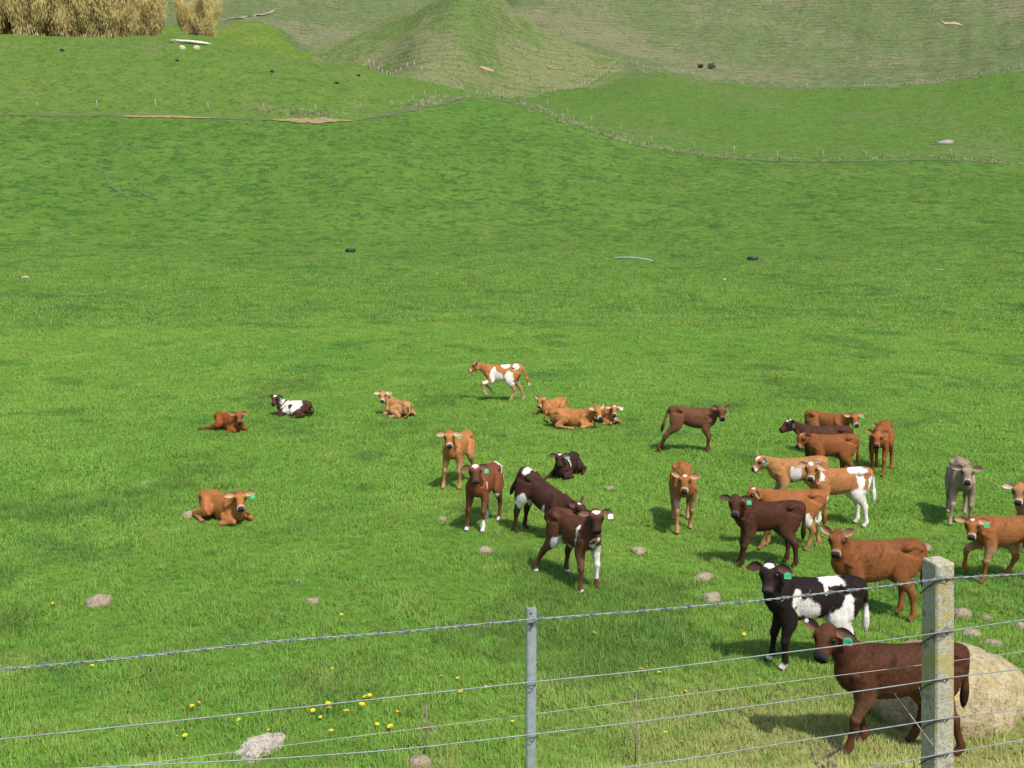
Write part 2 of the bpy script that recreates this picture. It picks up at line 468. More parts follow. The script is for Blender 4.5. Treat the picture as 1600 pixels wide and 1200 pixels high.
# ------------------------------------------------------------------ grass (stuff)
def tuft_mesh(name, nbl, rad, wid, lo, hi, mat, lean=0.7):
    vs, fs, sh = [], [], []
    for _ in range(nbl):
        a = random.uniform(0, 6.283); r = rad * math.sqrt(random.random())
        bx, by = r * math.cos(a), r * math.sin(a)
        L = random.uniform(lo, hi); az = random.uniform(0, 6.283); le = random.uniform(0.15, lean)
        dx, dy = math.cos(az), math.sin(az)
        fx, fy = -dy, dx
        w = wid * random.uniform(0.7, 1.3)
        s = random.random()
        b0 = len(vs)
        for t, ww in ((0, 1.0), (0.5, 0.85), (1.0, 0.0)):
            hx = le * L * t * t
            hz = L * t * (1 - 0.35 * le * t)
            cx, cy = bx + dx * hx, by + dy * hx
            if ww > 0:
                vs += [(cx - fx * w * ww / 2, cy - fy * w * ww / 2, hz - 0.012), (cx + fx * w * ww / 2, cy + fy * w * ww / 2, hz - 0.012)]
                sh += [s, s]
            else:
                vs.append((cx, cy, hz)); sh.append(s)
        fs += [(b0, b0 + 1, b0 + 3, b0 + 2), (b0 + 2, b0 + 3, b0 + 4)]
    me = bpy.data.meshes.new(name)
    me.from_pydata(vs, [], fs)
    at = me.attributes.new('shade', 'FLOAT', 'POINT')
    at.data.foreach_set('value', np.array(sh, dtype=np.float32))
    me.materials.append(mat)
    return bpy.data.objects.new(name, me)     # never linked to the scene: source for instancing only

def scatter(name, pts, scl, src, label_kind='stuff'):
    """one object: points instanced with the tuft objects src"""
    me = bpy.data.meshes.new(name)
    me.vertices.add(len(pts))
    me.vertices.foreach_set('co', np.asarray(pts, dtype=np.float32).ravel())
    for an, val, ty in (('sc', scl, 'FLOAT'), ('rz', rng.uniform(0, 6.283, len(pts)), 'FLOAT'), ('pick', rng.integers(0, len(src), len(pts)), 'INT')):
        at = me.attributes.new(an, ty, 'POINT')
        at.data.foreach_set('value', np.asarray(val, dtype=np.float32 if ty == 'FLOAT' else np.int32))
    o = bpy.data.objects.new(name, me)
    COL.objects.link(o)
    g = bpy.data.node_groups.new(name + '_nodes', 'GeometryNodeTree')
    g.interface.new_socket('Geometry', in_out='INPUT', socket_type='NodeSocketGeometry')
    g.interface.new_socket('Geometry', in_out='OUTPUT', socket_type='NodeSocketGeometry')
    nt = NT(g)
    gi = nt.n('NodeGroupInput'); go = nt.n('NodeGroupOutput')
    join = nt.n('GeometryNodeGeometryToInstance')
    for s in src:
        oi = nt.n('GeometryNodeObjectInfo')
        oi.inputs['Object'].default_value = s
        nt.l(oi.outputs['Geometry'], join.inputs[0])
    iop = nt.n('GeometryNodeInstanceOnPoints')
    nt.l(gi.outputs[0], iop.inputs['Points'])
    nt.l(join.outputs[0], iop.inputs['Instance'])
    iop.inputs['Pick Instance'].default_value = True
    def na(nm, ty):
        a = nt.n('GeometryNodeInputNamedAttribute', data_type=ty); a.inputs[0].default_value = nm
        return a.outputs[0]
    nt.l(na('pick', 'INT'), iop.inputs['Instance Index'])
    cmb = nt.n('ShaderNodeCombineXYZ'); nt.l(na('rz', 'FLOAT'), cmb.inputs[2])
    nt.l(cmb.outputs[0], iop.inputs['Rotation'])
    nt.l(na('sc', 'FLOAT'), iop.inputs['Scale'])
    nt.l(iop.outputs[0], go.inputs[0])
    md = o.modifiers.new('scatter', 'NODES'); md.node_group = g
    tag(o, kind='stuff')
    return o

M_BLADE = blade_mat('grass_blade', (1.64, 1.66, 1.45))
M_BLADE_FAR = blade_mat('grass_blade_far', (1.24, 1.28, 1.10), 0.05)
M_LUSH = blade_mat('lush_blade', (0.80, 0.95, 0.80), 0.0)
near_src = [tuft_mesh('grass_tuft', 28, 0.06, 0.0062, 0.03, 0.078, M_BLADE, 1.35) for _ in range(4)]
mid_src = [tuft_mesh('grass_tuft', 34, 0.13, 0.0115, 0.03, 0.072, M_BLADE, 1.35) for _ in range(4)]
far_src = [tuft_mesh('grass_tuft', 26, 0.34, 0.026, 0.05, 0.13, M_BLADE_FAR, 0.9) for _ in range(3)]
lush_src = [tuft_mesh('lush_tuft', 46, 0.20, 0.0080, 0.09, 0.18, M_LUSH, 0.9) for _ in range(3)]
HA = R(31)
def zgrid(x, y):
    """ground height by bilinear lookup in the column grid (fast enough for many tufts)"""
    th = np.arctan2(x, y); d = np.hypot(x, y)
    ic = np.clip(np.searchsorted(TH, th) - 1, 0, ncol - 2)
    tt = (th - TH[ic]) / (TH[ic + 1] - TH[ic])
    D = np.hypot(GX, GY)
    z = np.zeros_like(x)
    for c in np.unique(ic):
        k = np.where(ic == c)[0]
        za = np.interp(d[k], D[c], GZ[c]); zb = np.interp(d[k], D[c + 1], GZ[c + 1])
        z[k] = za * (1 - tt[k]) + zb * tt[k]
    return z
def ring(n, d0, d1, p, ha=HA):
    """n points between distances d0 and d1; p = density power (0 even, 2 per image area)"""
    u = rng.random(n)
    if abs(p - 2) < 1e-6: d = d0 * (d1 / d0) ** u
    else:
        q = 2 - p; d = (d0 ** q + u * (d1 ** q - d0 ** q)) ** (1 / q)
    th = rng.uniform(-ha, ha, n)
    return d * np.sin(th), d * np.cos(th)
def lushness(x, y):
    return 0.5 * relief(x, y, 3.2, 2) + 0.5 * relief(x, y, 8.0, 0)
x, y = ring(42000, 5.2, 15.0, 1.0, R(36))
k = 1.0 + 0.30 * np.clip(relief(x, y, 1.1, 1), -1, 1.6)
scatter('grass', np.stack([x, y, zgrid(x, y)], -1), rng.uniform(0.65, 1.15, len(x)) * k * np.interp(y, [6, 9, 14], [1.25, 1.0, 0.85]), near_src)
x, y = ring(60000, 14.0, 46.0, 1.2)
k = 1.0 + 0.25 * np.clip(relief(x, y, 1.6, 1), -1, 1.6)
scatter('grass', np.stack([x, y, zgrid(x, y)], -1), rng.uniform(0.7, 1.25, len(x)) * k * np.interp(np.hypot(x, y), [14, 46], [0.85, 1.2]), mid_src)
x, y = ring(46000, 42.0, 150.0, 1.0)
keep = np.hypot(x, y) < np.interp(np.arctan2(x, y), B1[0], B1[2]) - 1.5
x, y = x[keep], y[keep]
scatter('grass', np.stack([x, y, zgrid(x, y)], -1), rng.uniform(0.6, 1.3, len(x)), far_src)
x, y = ring(150000, 6.5, 165.0, 1.25)
keep = (lushness(x, y) > 0.80) & (np.hypot(x, y) < np.interp(np.arctan2(x, y), B1[0], B1[2]) - 2)
x, y = x[keep], y[keep]
scatter('lush_grass', np.stack([x, y, zgrid(x, y)], -1), rng.uniform(0.45, 1.0, len(x)) * np.interp(np.hypot(x, y), [6, 40, 140], [0.7, 1.0, 1.5]), lush_src)

lp = []
for px, py, rr, nn in ((60, 795, 1.0, 130), (130, 800, .7, 60), (8, 975, .28, 40), (690, 690, .9, 60), (620, 668, 1.0, 60), (1250, 552, 1.6, 70), (1180, 592, .9, 40), (80, 508, 2.0, 70), (470, 520, 1.2, 40),
                       (700, 470, 1.8, 60), (300, 742, .5, 35), (960, 990, .5, 60), (1010, 1000, .35, 40), (440, 668, .9, 40), (1440, 940, .4, 30), (520, 1075, .35, 40), (1100, 380, 2.5, 40), (590, 445, 1.8, 40), (1500, 600, 1.0, 40)):
    q = hit(px, py)
    for _ in range(nn):
        x_, y_ = q.x + random.gauss(0, rr * 1.1), q.y + random.gauss(0, rr * .75); lp.append((x_, y_, zat(x_, y_)))
scatter('lush_grass', np.array(lp), rng.uniform(0.5, 1.0, len(lp)), lush_src)

# pale rank grass along the far fence lines
m_, nt_, b_ = new_mat('dry_rank_grass')
oi_ = nt_.n('ShaderNodeObjectInfo').outputs['Random']
nt_.l(nt_.mix(oi_, (0.36, 0.37, 0.19), (0.22, 0.28, 0.10)), b_.inputs['Base Color'])
b_.inputs['Roughness'].default_value = 0.9
rank_src = [tuft_mesh('rank_tuft', 22, 0.35, 0.045, 0.25, 0.6, m_, 0.9) for _ in range(3)]
def along(pix, n, spread):
    P = [hit(*p) for p in pix]
    out = []
    for _ in range(n):
        k = random.randrange(len(P) - 1); q = P[k].lerp(P[k + 1], random.random())
        x, y = q.x + random.gauss(0, spread), q.y + random.gauss(0, spread)
        out.append((x, y, zat(x, y)))
    return out
pts = along([(745, 151), (800, 159), (850, 173), (900, 194), (950, 212), (1000, 227)], 240, 1.3) + along([(1000, 227), (1100, 243), (1200, 250), (1330, 251), (1500, 249), (1600, 258)], 150, 1.0) \
    + along([(440, 176), (525, 178)], 110, 0.9) + along([(640, 171), (738, 150)], 150, 1.2) + along([(970, 97), (1060, 119), (1200, 136), (1300, 140), (1400, 137), (1600, 106)], 260, 0.8)
scatter('rank_grass', np.array(pts), rng.uniform(0.5, 1.3, len(pts)), rank_src)

# ------------------------------------------------------------------ willows on the mound
M_BARK = simple_mat('willow_bark', (0.40, 0.32, 0.20), 0.9, scale=3.0)
def leaf_mat(name, a, b2):
    m, nt, b = new_mat(name)
    at = nt.n('ShaderNodeAttribute', attribute_name='shade').outputs['Fac']
    c = nt.mix(at, a, b2)
    nt.l(c, b.inputs['Base Color'])
    b.inputs['Roughness'].default_value = 0.8
    b.inputs['Specular IOR Level'].default_value = 0.1
    gn = nt.n('ShaderNodeNewGeometry').outputs['Normal']
    v1 = nt.n('ShaderNodeVectorMath', {0: gn, 1: (0.5, 0.5, 0.5)}, operation='MULTIPLY')
    v2 = nt.n('ShaderNodeVectorMath', {0: v1.outputs[0], 1: (0.0, 0, 0.6)}, operation='ADD')
    v3 = nt.n('ShaderNodeVectorMath', {0: v2.outputs[0]}, operation='NORMALIZE')
    nt.l(v3.outputs[0], b.inputs['Normal'])
    tr = nt.n('ShaderNodeBsdfTranslucent', {'Color': c})
    mx = nt.n('ShaderNodeMixShader', {0: 0.6, 1: b.outputs[0], 2: tr.outputs[0]})
    nt.l(mx.outputs[0], m.node_tree.nodes['Material Output'].inputs[0])
    return m
M_WILLOW = leaf_mat('willow_catkins', (0.60, 0.52, 0.22), (0.80, 0.70, 0.32))
M_SHRUB = leaf_mat('dark_shrub_leaf', (0.12, 0.13, 0.07), (0.20, 0.19, 0.11))
def leaf_cloud(points, size, name, mat, parent, up=0.6, wd=1.0, ln=1.0):
    vs, fs, sh = [], [], []
    for p, s0 in points:
        s = size * random.uniform(0.6, 1.4)
        n = Vector((random.gauss(0, 1), random.gauss(0, 1), random.gauss(0, 0.5))).normalized()
        t = Vector((random.gauss(0, 0.5), random.gauss(0, 0.5), up + random.random())).normalized()
        sd = n.cross(t)
        if sd.length < 0.1: continue
        sd.normalize()
        b0 = len(vs)
        vs += [p - sd * s * 0.25 * wd, p + t * s * 0.6 * ln - sd * s * 0.32 * wd, p + t * s * 1.3 * ln, p + t * s * 0.5 * ln + sd * s * 0.35 * wd]
        fs.append((b0, b0 + 1, b0 + 2, b0 + 3)); sh += [s0] * 4
    o = mesh_obj(name, vs, fs, mat, parent, smooth=False)
    at = o.data.attributes.new('shade', 'FLOAT', 'POINT')
    at.data.foreach_set('value', np.array(sh, dtype=np.float32))
    return o
def make_willow(seed, height):
    random.seed(seed)
    root = empty('willow_tree')
    g = Geo(); pts = []
    def limb(p, d, L, r, lev):
        path = [p.copy()]; q = p.copy(); dd = d.copy()
        for s in range(5):
            dd = (dd + Vector((random.gauss(0, .10), random.gauss(0, .10), 0.10))).normalized()
            q = q + dd * L / 5
            path.append(q.copy())
        g.tube(path, [r * (1 - 0.16 * s) for s in range(6)], 5 if lev == 0 else 3)
        shade = random.random()
        for s in range(1, 6):
            if lev >= 1:
                for _ in range(9):
                    o = Vector((random.gauss(0, .36), random.gauss(0, .36), random.gauss(0, .45)))
                    pts.append((path[s] + o, min(1, max(0, shade + random.gauss(0, .25)))))
            if lev < 2:
                for _ in range(3 if lev == 0 else 1):
                    a = random.uniform(0, 6.283)
                    nd = (dd + Vector((math.cos(a), math.sin(a), 0.2)) * random.uniform(0.25, 0.55)).normalized()
                    limb(path[s], nd, L * random.uniform(0.28, 0.48), r * 0.42, lev + 1)
    for k in range(7):
        a = 6.283 * k / 7 + random.uniform(-.3, .3)
        d = Vector((math.cos(a) * 0.20, math.sin(a) * 0.20, 1)).normalized()
        limb(Vector((math.cos(a) * 0.5, math.sin(a) * 0.5, -0.3)), d, height * random.uniform(0.75, 1.0), 0.085, 0)
    # leafy basal shoots
    for _ in range(1100):
        a = random.uniform(0, 6.283); r = random.uniform(0.2, 3.3)
        pts.append((Vector((r * math.cos(a), r * math.sin(a), random.uniform(0.0, 4.2) * (1.15 - r / 4))), random.random()))
    g.build('trunk', M_BARK, root)
    leaf_cloud(pts, 0.27, 'crown', M_WILLOW, root, 1.7, .55, 2.3)
    return root
protos = [make_willow(s, h) for s, h in ((1, 14.0), (2, 12.5), (3, 15.0))]
random.seed(5)
wl = [(-8, 62), (16, 62), (42, 61), (68, 62), (95, 62), (120, 61), (146, 60), (172, 58), (198, 58), (222, 56), (244, 55), (299, 57), (321, 60)]
wlab = ['yellow budding willow cut by the left edge of the photo', 'yellow willow second from the left end of the long row', 'yellow willow third from the left end of the long row',
        'yellow willow fourth from the left end of the long row', 'yellow willow fifth from the left end of the long row', 'yellow willow in the very middle of the long row',
        'yellow willow fifth from the right end of the long row', 'yellow willow fourth from the right end of the long row', 'yellow willow third from the right end of the long row',
        'yellow willow next to the last at the right of the long row', 'yellow willow closing the right end of the long row', 'left one of two willows standing apart behind the white outcrop',
        'right one of two willows standing apart, nearest the green valley']
for i, (px, py) in enumerate(wl):
    o = protos[i] if i < 3 else copy_tree(protos[i % 3])
    r = ray(px, py); d = 229 + random.uniform(-2, 4); hx = math.hypot(r.x, r.y)
    x, y = r.x / hx * d, r.y / hx * d
    o.location = (x, y, zat(x, y) - 0.2)
    o.rotation_euler = (0, 0, random.uniform(0, 6.28))
    s = random.uniform(0.85, 1.1) * (.62 if i >= 11 else 1); w_ = 1.0 if i >= 11 else (.85 if i == 10 else 1.1); o.scale = (s * w_, s * w_, s)
    tag(o, wlab[i], 'tree', 'willows along the top of the mound')

def shrub(px, py, w, h, label, mat=M_SHRUB):
    p = hit(px, py); root = empty('shrub', p)
    g = Geo()
    for k in range(5):
        a = random.uniform(0, 6.28)
        g.tube([(0, 0, -0.1), (math.cos(a) * w * .15, math.sin(a) * w * .15, h * .4), (math.cos(a) * w * .35, math.sin(a) * w * .35, h * .8)], [0.06, .05, .02], 4)
    g.build('stem', M_BARK, root)
    pts = []
    for _ in range(260):
        a = random.uniform(0, 6.28); r = w * .5 * math.sqrt(random.random()); z = h * random.uniform(.1, 1) * (1 - (r / w) ** 2)
        pts.append((Vector((r * math.cos(a), r * math.sin(a), z)), random.random()))
    leaf_cloud(pts, 0.35, 'foliage', mat, root)
    tag(root, label, 'shrub')
shrub(1112, 108, 2.4, 1.7, 'dark round shrub on the dry hillside above the far fence')
shrub(1095, 106, 1.5, .9, 'low dark shrub just left of the larger hillside shrub')

# ------------------------------------------------------------------ far fences
M_WOODPOST = simple_mat('weathered_post', (0.34, 0.32, 0.26), 0.9, scale=4.0)
M_THINWIRE = simple_mat('thin_wire', (0.30, 0.31, 0.30), 0.6, 0.3)
def far_fence(name, pix, spacing, label, h=1.25, r=0.06, wires=(1.1, .7, .35)):
    P = [hit(*p) for p in pix]
    L = [0]
    for a, b_ in zip(P[:-1], P[1:]): L.append(L[-1] + (b_ - a).length)
    root = empty(name, P[0]); base = P[0]
    g = Geo(); g.tube([(0, 0, -0.3), (0.01, 0, h * .5), (0, 0.01, h)], [r, r * 1.0, r * .9], 7)
    proto = None; tops = []
    n = int(L[-1] / spacing)
    for k in range(n + 1):
        s = min(L[-1], k * spacing + random.uniform(-.3, .3)); s = max(0, s)
        j = max(0, min(len(P) - 2, int(np.searchsorted(L, s)) - 1))
        q = P[j].lerp(P[j + 1], (s - L[j]) / max(1e-6, L[j + 1] - L[j]))
        q = drop(q.x, q.y)
        if proto is None: o = proto = g.build('post', M_WOODPOST, root)
        else: o = proto.copy(); COL.objects.link(o); o.parent = root
        o.location = q - base
        o.rotation_euler = (random.gauss(0, .05), random.gauss(0, .05), random.uniform(0, 3))
        sc = random.uniform(.85, 1.15); o.scale = (sc, sc, sc)
        tops.append(q - base)
    gw = Geo()
    for w in wires: gw.tube([t + Vector((0, 0, w)) for t in tops], 0.006, 3, caps=False)
    gw.build('wire', M_THINWIRE, root)
    tag(root, label, 'fence')
far_fence('post_fence', [(-40, 172), (98, 172), (200, 173), (300, 174), (404, 175), (505, 178), (592, 173), (640, 163), (690, 152)], 7.4, 'post and wire fence along the foot of the left mound')
far_fence('post_fence', [(745, 150), (800, 158), (860, 172), (910, 190), (1000, 222), (1100, 238), (1202, 249), (1330, 249), (1420, 247), (1564, 247), (1640, 256)], 6.2, 'post and wire fence across the paddock below the concrete trough')
far_fence('post_fence', [(985, 100), (1060, 118), (1120, 128), (1200, 136), (1300, 140), (1400, 137), (1500, 125), (1600, 106), (1680, 95)], 5.2, 'curving fence along the foot of the dry hillside', 1.4, .1)
far_fence('post_fence', [(845, 151), (880, 147), (910, 138), (935, 125), (955, 108), (972, 96)], 3.6, 'short fence climbing from the gateway round the foot of the knoll', 1.5, .1)
far_fence('post_fence', [(576, 107), (622, 116), (670, 128), (712, 142), (750, 149)], 9.0, 'sparse fence over the crest where mound meets knoll', 1.5, .1)

# ------------------------------------------------------------------ stones
def stone_mat(name, a, b2, scale=9.0):
    m, nt, b = new_mat(name)
    tc = nt.n('ShaderNodeTexCoord').outputs['Object']
    n1 = nt.noise(tc, scale, 5.0, 0.65); n2 = nt.noise(tc, scale * 4, 4.0, 0.7); n3 = nt.noise(tc, scale * .4, 3.0, .6)
    c = nt.mix(nt.mapr(n1, .35, .65), a, b2)
    c = nt.mix(nt.math('MULTIPLY', nt.mapr(n2, .55, .63), .75), c, tuple(x * .38 for x in b2))  # dark specks put in the colour for small shadows on rough stone
    c = nt.mix(nt.math('MULTIPLY', nt.mapr(n3, .5, .7), .5), c, (a[0] * 1.15, a[1] * 1.05, a[2] * .75))
    nt.l(c, b.inputs['Base Color']); b.inputs['Roughness'].default_value = .9
    bp = nt.n('ShaderNodeBump', {'Height': nt.math('ADD', n1, nt.math('MULTIPLY', n2, .5)), 'Strength': .9, 'Distance': .035})
    nt.l(bp.outputs[0], b.inputs['Normal'])
    return m
M_STONE = stone_mat('field_stone', (0.36, 0.31, 0.22), (0.24, 0.19, 0.13), 12)
M_BOULDER = stone_mat('sandstone_boulder', (0.43, 0.36, 0.21), (0.30, 0.24, 0.13), 9)
M_LIME = stone_mat('pale_limestone', (0.52, 0.47, 0.41), (0.36, 0.31, 0.26), 14)
from mathutils import noise as mnoise
def rock_mesh(name, sx, sy, sz, mat, seed, sub=3, rough=.22, flat=False):
    bm = bmesh.new()
    bmesh.ops.create_icosphere(bm, subdivisions=sub, radius=1)
    for v in bm.verts:
        p = v.co.copy()
        n = mnoise.noise(p * 1.1 + Vector((seed * 3.1, 0, 0))) * rough + mnoise.noise(p * 2.6 + Vector((0, seed * 1.7, 0))) * rough * .45 + mnoise.noise(p * 6 + Vector((0, 0, seed))) * rough * .18
        v.co = p * (1 + n)
        if flat and v.co.z > .45: v.co.z = .45 + (v.co.z - .45) * .25
        v.co.x *= sx; v.co.y *= sy; v.co.z *= sz
    me = bpy.data.meshes.new(name); bm.to_mesh(me); bm.free()
    me.materials.append(mat)
    me.polygons.foreach_set('use_smooth', np.ones(len(me.polygons), dtype=bool))
    o = bpy.data.objects.new(name, me); COL.objects.link(o)
    return o
STONE_RING = []
def stone(px, py, wpx, label, hr=.42, mat=M_STONE, cat='stone', group='stones lying in the grass', seed=None, flat=False, name='stone', sink=.27):
    p = hit(px, py); d = (p - CAMP).length
    w = wpx / FPX * d * .56
    o = rock_mesh(name, w, w * random.uniform(.7, .95), w * hr * 1.5, mat, seed if seed is not None else px * .37, 3, .25, flat)
    o.location = p + Vector((0, w * .5, w * hr * 1.5 * (.55 - sink)))
    o.rotation_euler = (0, 0, random.uniform(-.4, .4))
    if d < 45:
        for _ in range(int(10 + w * 90)):
            a = random.uniform(0, 6.283); rr = w * random.uniform(.85, 1.25)
            STONE_RING.append((p.x + math.cos(a) * rr, p.y + w * .5 + math.sin(a) * rr * .85))
    tag(o, label, cat, group)
    return o
stone(758, 866, 23, 'rounded tan stone below the reddish calf with white rump')
stone(691, 815, 13, 'small pale stone left of the reddish calf')
stone(952, 766, 13, 'small brown stone right of the dark lying calf')
stone(999, 866, 22, 'grey stone between the brown calf and the walking orange calf')
stone(1100, 910, 28, 'grey stone left of the dark brown calf feet')
stone(1113, 941, 27, 'flat pale stone behind the top barbed wire')
stone(1442, 863, 26, 'pinkish stone behind the brown calf rump')
stone(1505, 967, 27, 'light stone just right of the concrete post')
stone(1522, 997, 26, 'rough light stone above the big boulder top', .35)
stone(1557, 1013, 26, 'low light stone above the boulder shoulder', .3)
stone(1543, 970, 14, 'small whitish stone near the right edge of the fence')
stone(1597, 984, 18, 'small light stone at the right edge of the photo')
stone(152, 950, 35, 'broad pale stone alone in the grass at left')
stone(487, 946, 21, 'flat half buried stone left of the steel post')
stone(465, 911, 11, 'tiny tan stone above the flat half buried stone')
stone(296, 809, 21, 'pale stone beside the tail of the lying tan calf')
stone(224, 758, 10, 'tiny pale stone up the slope from the lying tan calf')
stone(250, 890, 9, 'tiny brown stone between the lying tan calf and the broad stone')
stone(535, 868, 9, 'tiny stone alone in the middle of the empty grass')
stone(38, 436, 11, 'light stone far up the paddock at the left edge')
stone(1132, 438, 7, 'tiny white stone below the right hand tyre')
stone(655, 1204, 32, 'grey rock poking up at the bottom edge', .5)
def slab_rock(px, py, wpx, label):
    p = hit(px, py); w = wpx / FPX * (p - CAMP).length * .5
    bm = bmesh.new(); bmesh.ops.create_icosphere(bm, subdivisions=4, radius=1)
    for v in bm.verts:
        q = v.co.copy()
        a = math.atan2(q.y, q.x)
        rr = 1 + .22 * math.sin(2 * a + .6) + .16 * math.sin(3 * a + 2.0) + .10 * math.sin(5 * a)
        n = mnoise.noise(q * 2.2) * .20 + mnoise.noise(q * 5.5) * .12 + mnoise.noise(q * 12) * .06
        st = round((q.z + n) * 3.2) / 3.2 * .55 + (q.z + n) * .45          # broken in layers
        v.co = Vector((q.x * rr * (1 + n) * w, q.y * rr * (1 + n) * w * .9, st * w * .55))
    me = bpy.data.meshes.new('rock'); bm.to_mesh(me); bm.free(); me.materials.append(M_LIME)
    o = bpy.data.objects.new('rock', me); COL.objects.link(o)
    o.location = p + Vector((0, w * .5, w * .10)); o.rotation_euler = (R(14), R(-10), .5)
    tag(o, label, 'rock')
slab_rock(397, 1188, 62, 'pale cracked flat topped rock at the bottom left')
b0 = hit(1500, 1150)
bo = rock_mesh('boulder', .76, .60, .56, M_BOULDER, 9.0, 5, .13)
bo.location = b0 + Vector((.13, .60, .0)); bo.rotation_euler = (0, R(4), .35)
tag(bo, 'large rounded sandstone boulder behind the concrete post', 'boulder')
for _ in range(120):
    a = random.uniform(0, 6.283); STONE_RING.append((bo.location.x + math.cos(a) * .74 * random.uniform(.95, 1.1), bo.location.y + math.sin(a) * .62 * random.uniform(.95, 1.1)))
sr = np.array(STONE_RING)
scatter('grass', np.stack([sr[:, 0], sr[:, 1], zgrid(sr[:, 0], sr[:, 1])], -1), rng.uniform(.8, 1.25, len(sr)), near_src)
# the mound: white outcrop, two pale stones, dark clumps
pm = hit(299, 67)
oc = rock_mesh('rock_outcrop', 3.4, 1.6, .55, stone_mat('white_rock', (.62, .57, .48), (.48, .42, .33), 1.2), 4.0, 4, .25, True)
oc.location = pm + Vector((0, 0.3, .05)); oc.rotation_euler = (0, R(4), .1)
tag(oc, 'flat white rock outcrop on the crest of the mound', 'rock')
for px, lab in ((284, 'cream stone below the left end of the white outcrop'), (307, 'cream stone below the right end of the white outcrop')):
    stone(px, 77, 9, lab, .6, M_PALE, group='cream stones under the outcrop')
M_DARK = simple_mat('dark_clump_leaf', (0.012, 0.013, 0.012), .9)
for px, py, lab in ((96, 80, 'small dark clump under the willows on the mound'), (276, 96, 'small dark clump under the white outcrop'), (425, 113, 'small dark clump on the mound right of the outcrop'),
                    (526, 131, 'low dark clump on the right slope of the mound'), (560, 119, 'tiny dark clump near the mound crest fence')):
    stone(px, py, 5.5, lab, .6, M_DARK, 'clump', 'dark clumps dotted on the mound', name='dark_clump')

# ------------------------------------------------------------------ tyres, pipe, trough
M_RUBBER = simple_mat('tyre_rubber', (0.022, 0.024, 0.032), .65, scale=8)
def tyre(px, py, label):
    p = hit(px, py)
    prof = [(.20, .02), (.24, 0), (.38, .0), (.41, .05), (.42, .12), (.41, .19), (.38, .24), (.24, .24), (.20, .22), (.19, .20), (.30, .18), (.30, .06), (.19, .04)]
    n = 28; vs, fs = [], []
    for i in range(n):
        a = 6.28318 * i / n
        for r, z in prof:
            rr = r + (.012 if (i % 2 and r > .4) else 0)
            vs.append((rr * math.cos(a), rr * math.sin(a), z))
    m = len(prof)
    for i in range(n):
        for j in range(m):
            fs.append((i * m + j, ((i + 1) % n) * m + j, ((i + 1) % n) * m + (j + 1) % m, i * m + (j + 1) % m))
    o = mesh_obj('tyre', vs, fs, M_RUBBER)
    o.location = p + Vector((0, 0, .0)); o.rotation_euler = (R(3), 0, .4)
    o.scale = (.95, .95, 1.1)
    tag(o, label, 'tyre', 'old tyres lying in the paddock')
tyre(548, 394, 'black tyre lying alone in the upper middle of the paddock')
tyre(1176, 407, 'black tyre lying right of the bent pipe')
M_PIPE = simple_mat('grey_pipe', (0.38, 0.42, 0.44), .4, scale=3)
pp = [hit(958, 405), hit(985, 404), hit(1020, 409)]
g = Geo(); pts = []
for k in range(13):
    t = k / 12; q = pp[0].lerp(pp[2], t); q.z = zat(q.x, q.y) + .06 + .16 * math.sin(math.pi * t)
    pts.append(q - pp[0])
g.tube(pts, .055, 8)
o = g.build('pipe', M_PIPE); o.location = pp[0]
tag(o, 'bent grey pipe lying in the upper paddock', 'pipe')
pp = [hit(1452, 422), hit(1474, 423)]
g = Geo(); g.tube([(0, 0, .04), (pp[1] - pp[0]) * .5 + Vector((0, 0, .07)), (pp[1] - pp[0]) + Vector((0, 0, .04))], .03, 6)
o = g.build('pipe', M_PIPE); o.location = pp[0]
tag(o, 'thin straight pale rod lying far up the right of the paddock', 'rod')
M_CONC = simple_mat('old_concrete', (0.34, 0.33, 0.31), .9, scale=2.0)
pt = hit(1482, 224)
root = empty('water_trough', pt + Vector((0, .6, 0)), .1)
g = Geo(); n = 20
ro, ri, hh = 1.0, .86, .55
vs = [(r * math.cos(6.283 * i / n), r * math.sin(6.283 * i / n) * .62, z) for r, z in ((ro * 1.02, -.1), (ro, hh), (ri, hh), (ri * .95, .12)) for i in range(n)]
fs = [(k * n + i, k * n + (i + 1) % n, (k + 1) * n + (i + 1) % n, (k + 1) * n + i) for k in range(3) for i in range(n)] + [tuple(3 * n + i for i in range(n))]
g.add(vs, fs); g.build('basin', M_CONC, root)
g = Geo(); g.box((-1.35, -.1, .12), (.5, 0, 0), (0, .45, 0), (0, 0, .16)); g.build('slab', M_CONC, root)
g = Geo(); g.box((.2, 0, .62), (.5, 0, 0), (0, .60, 0), (0, 0, .05)); g.build('lid', M_CONC, root)
tag(root, 'pale concrete water trough in the upper right paddock', 'trough')
drape('bare_soil', [(1452, 225), (1480, 226), (1512, 223)], 1.6, M_ROUGHSTRIP, .05)

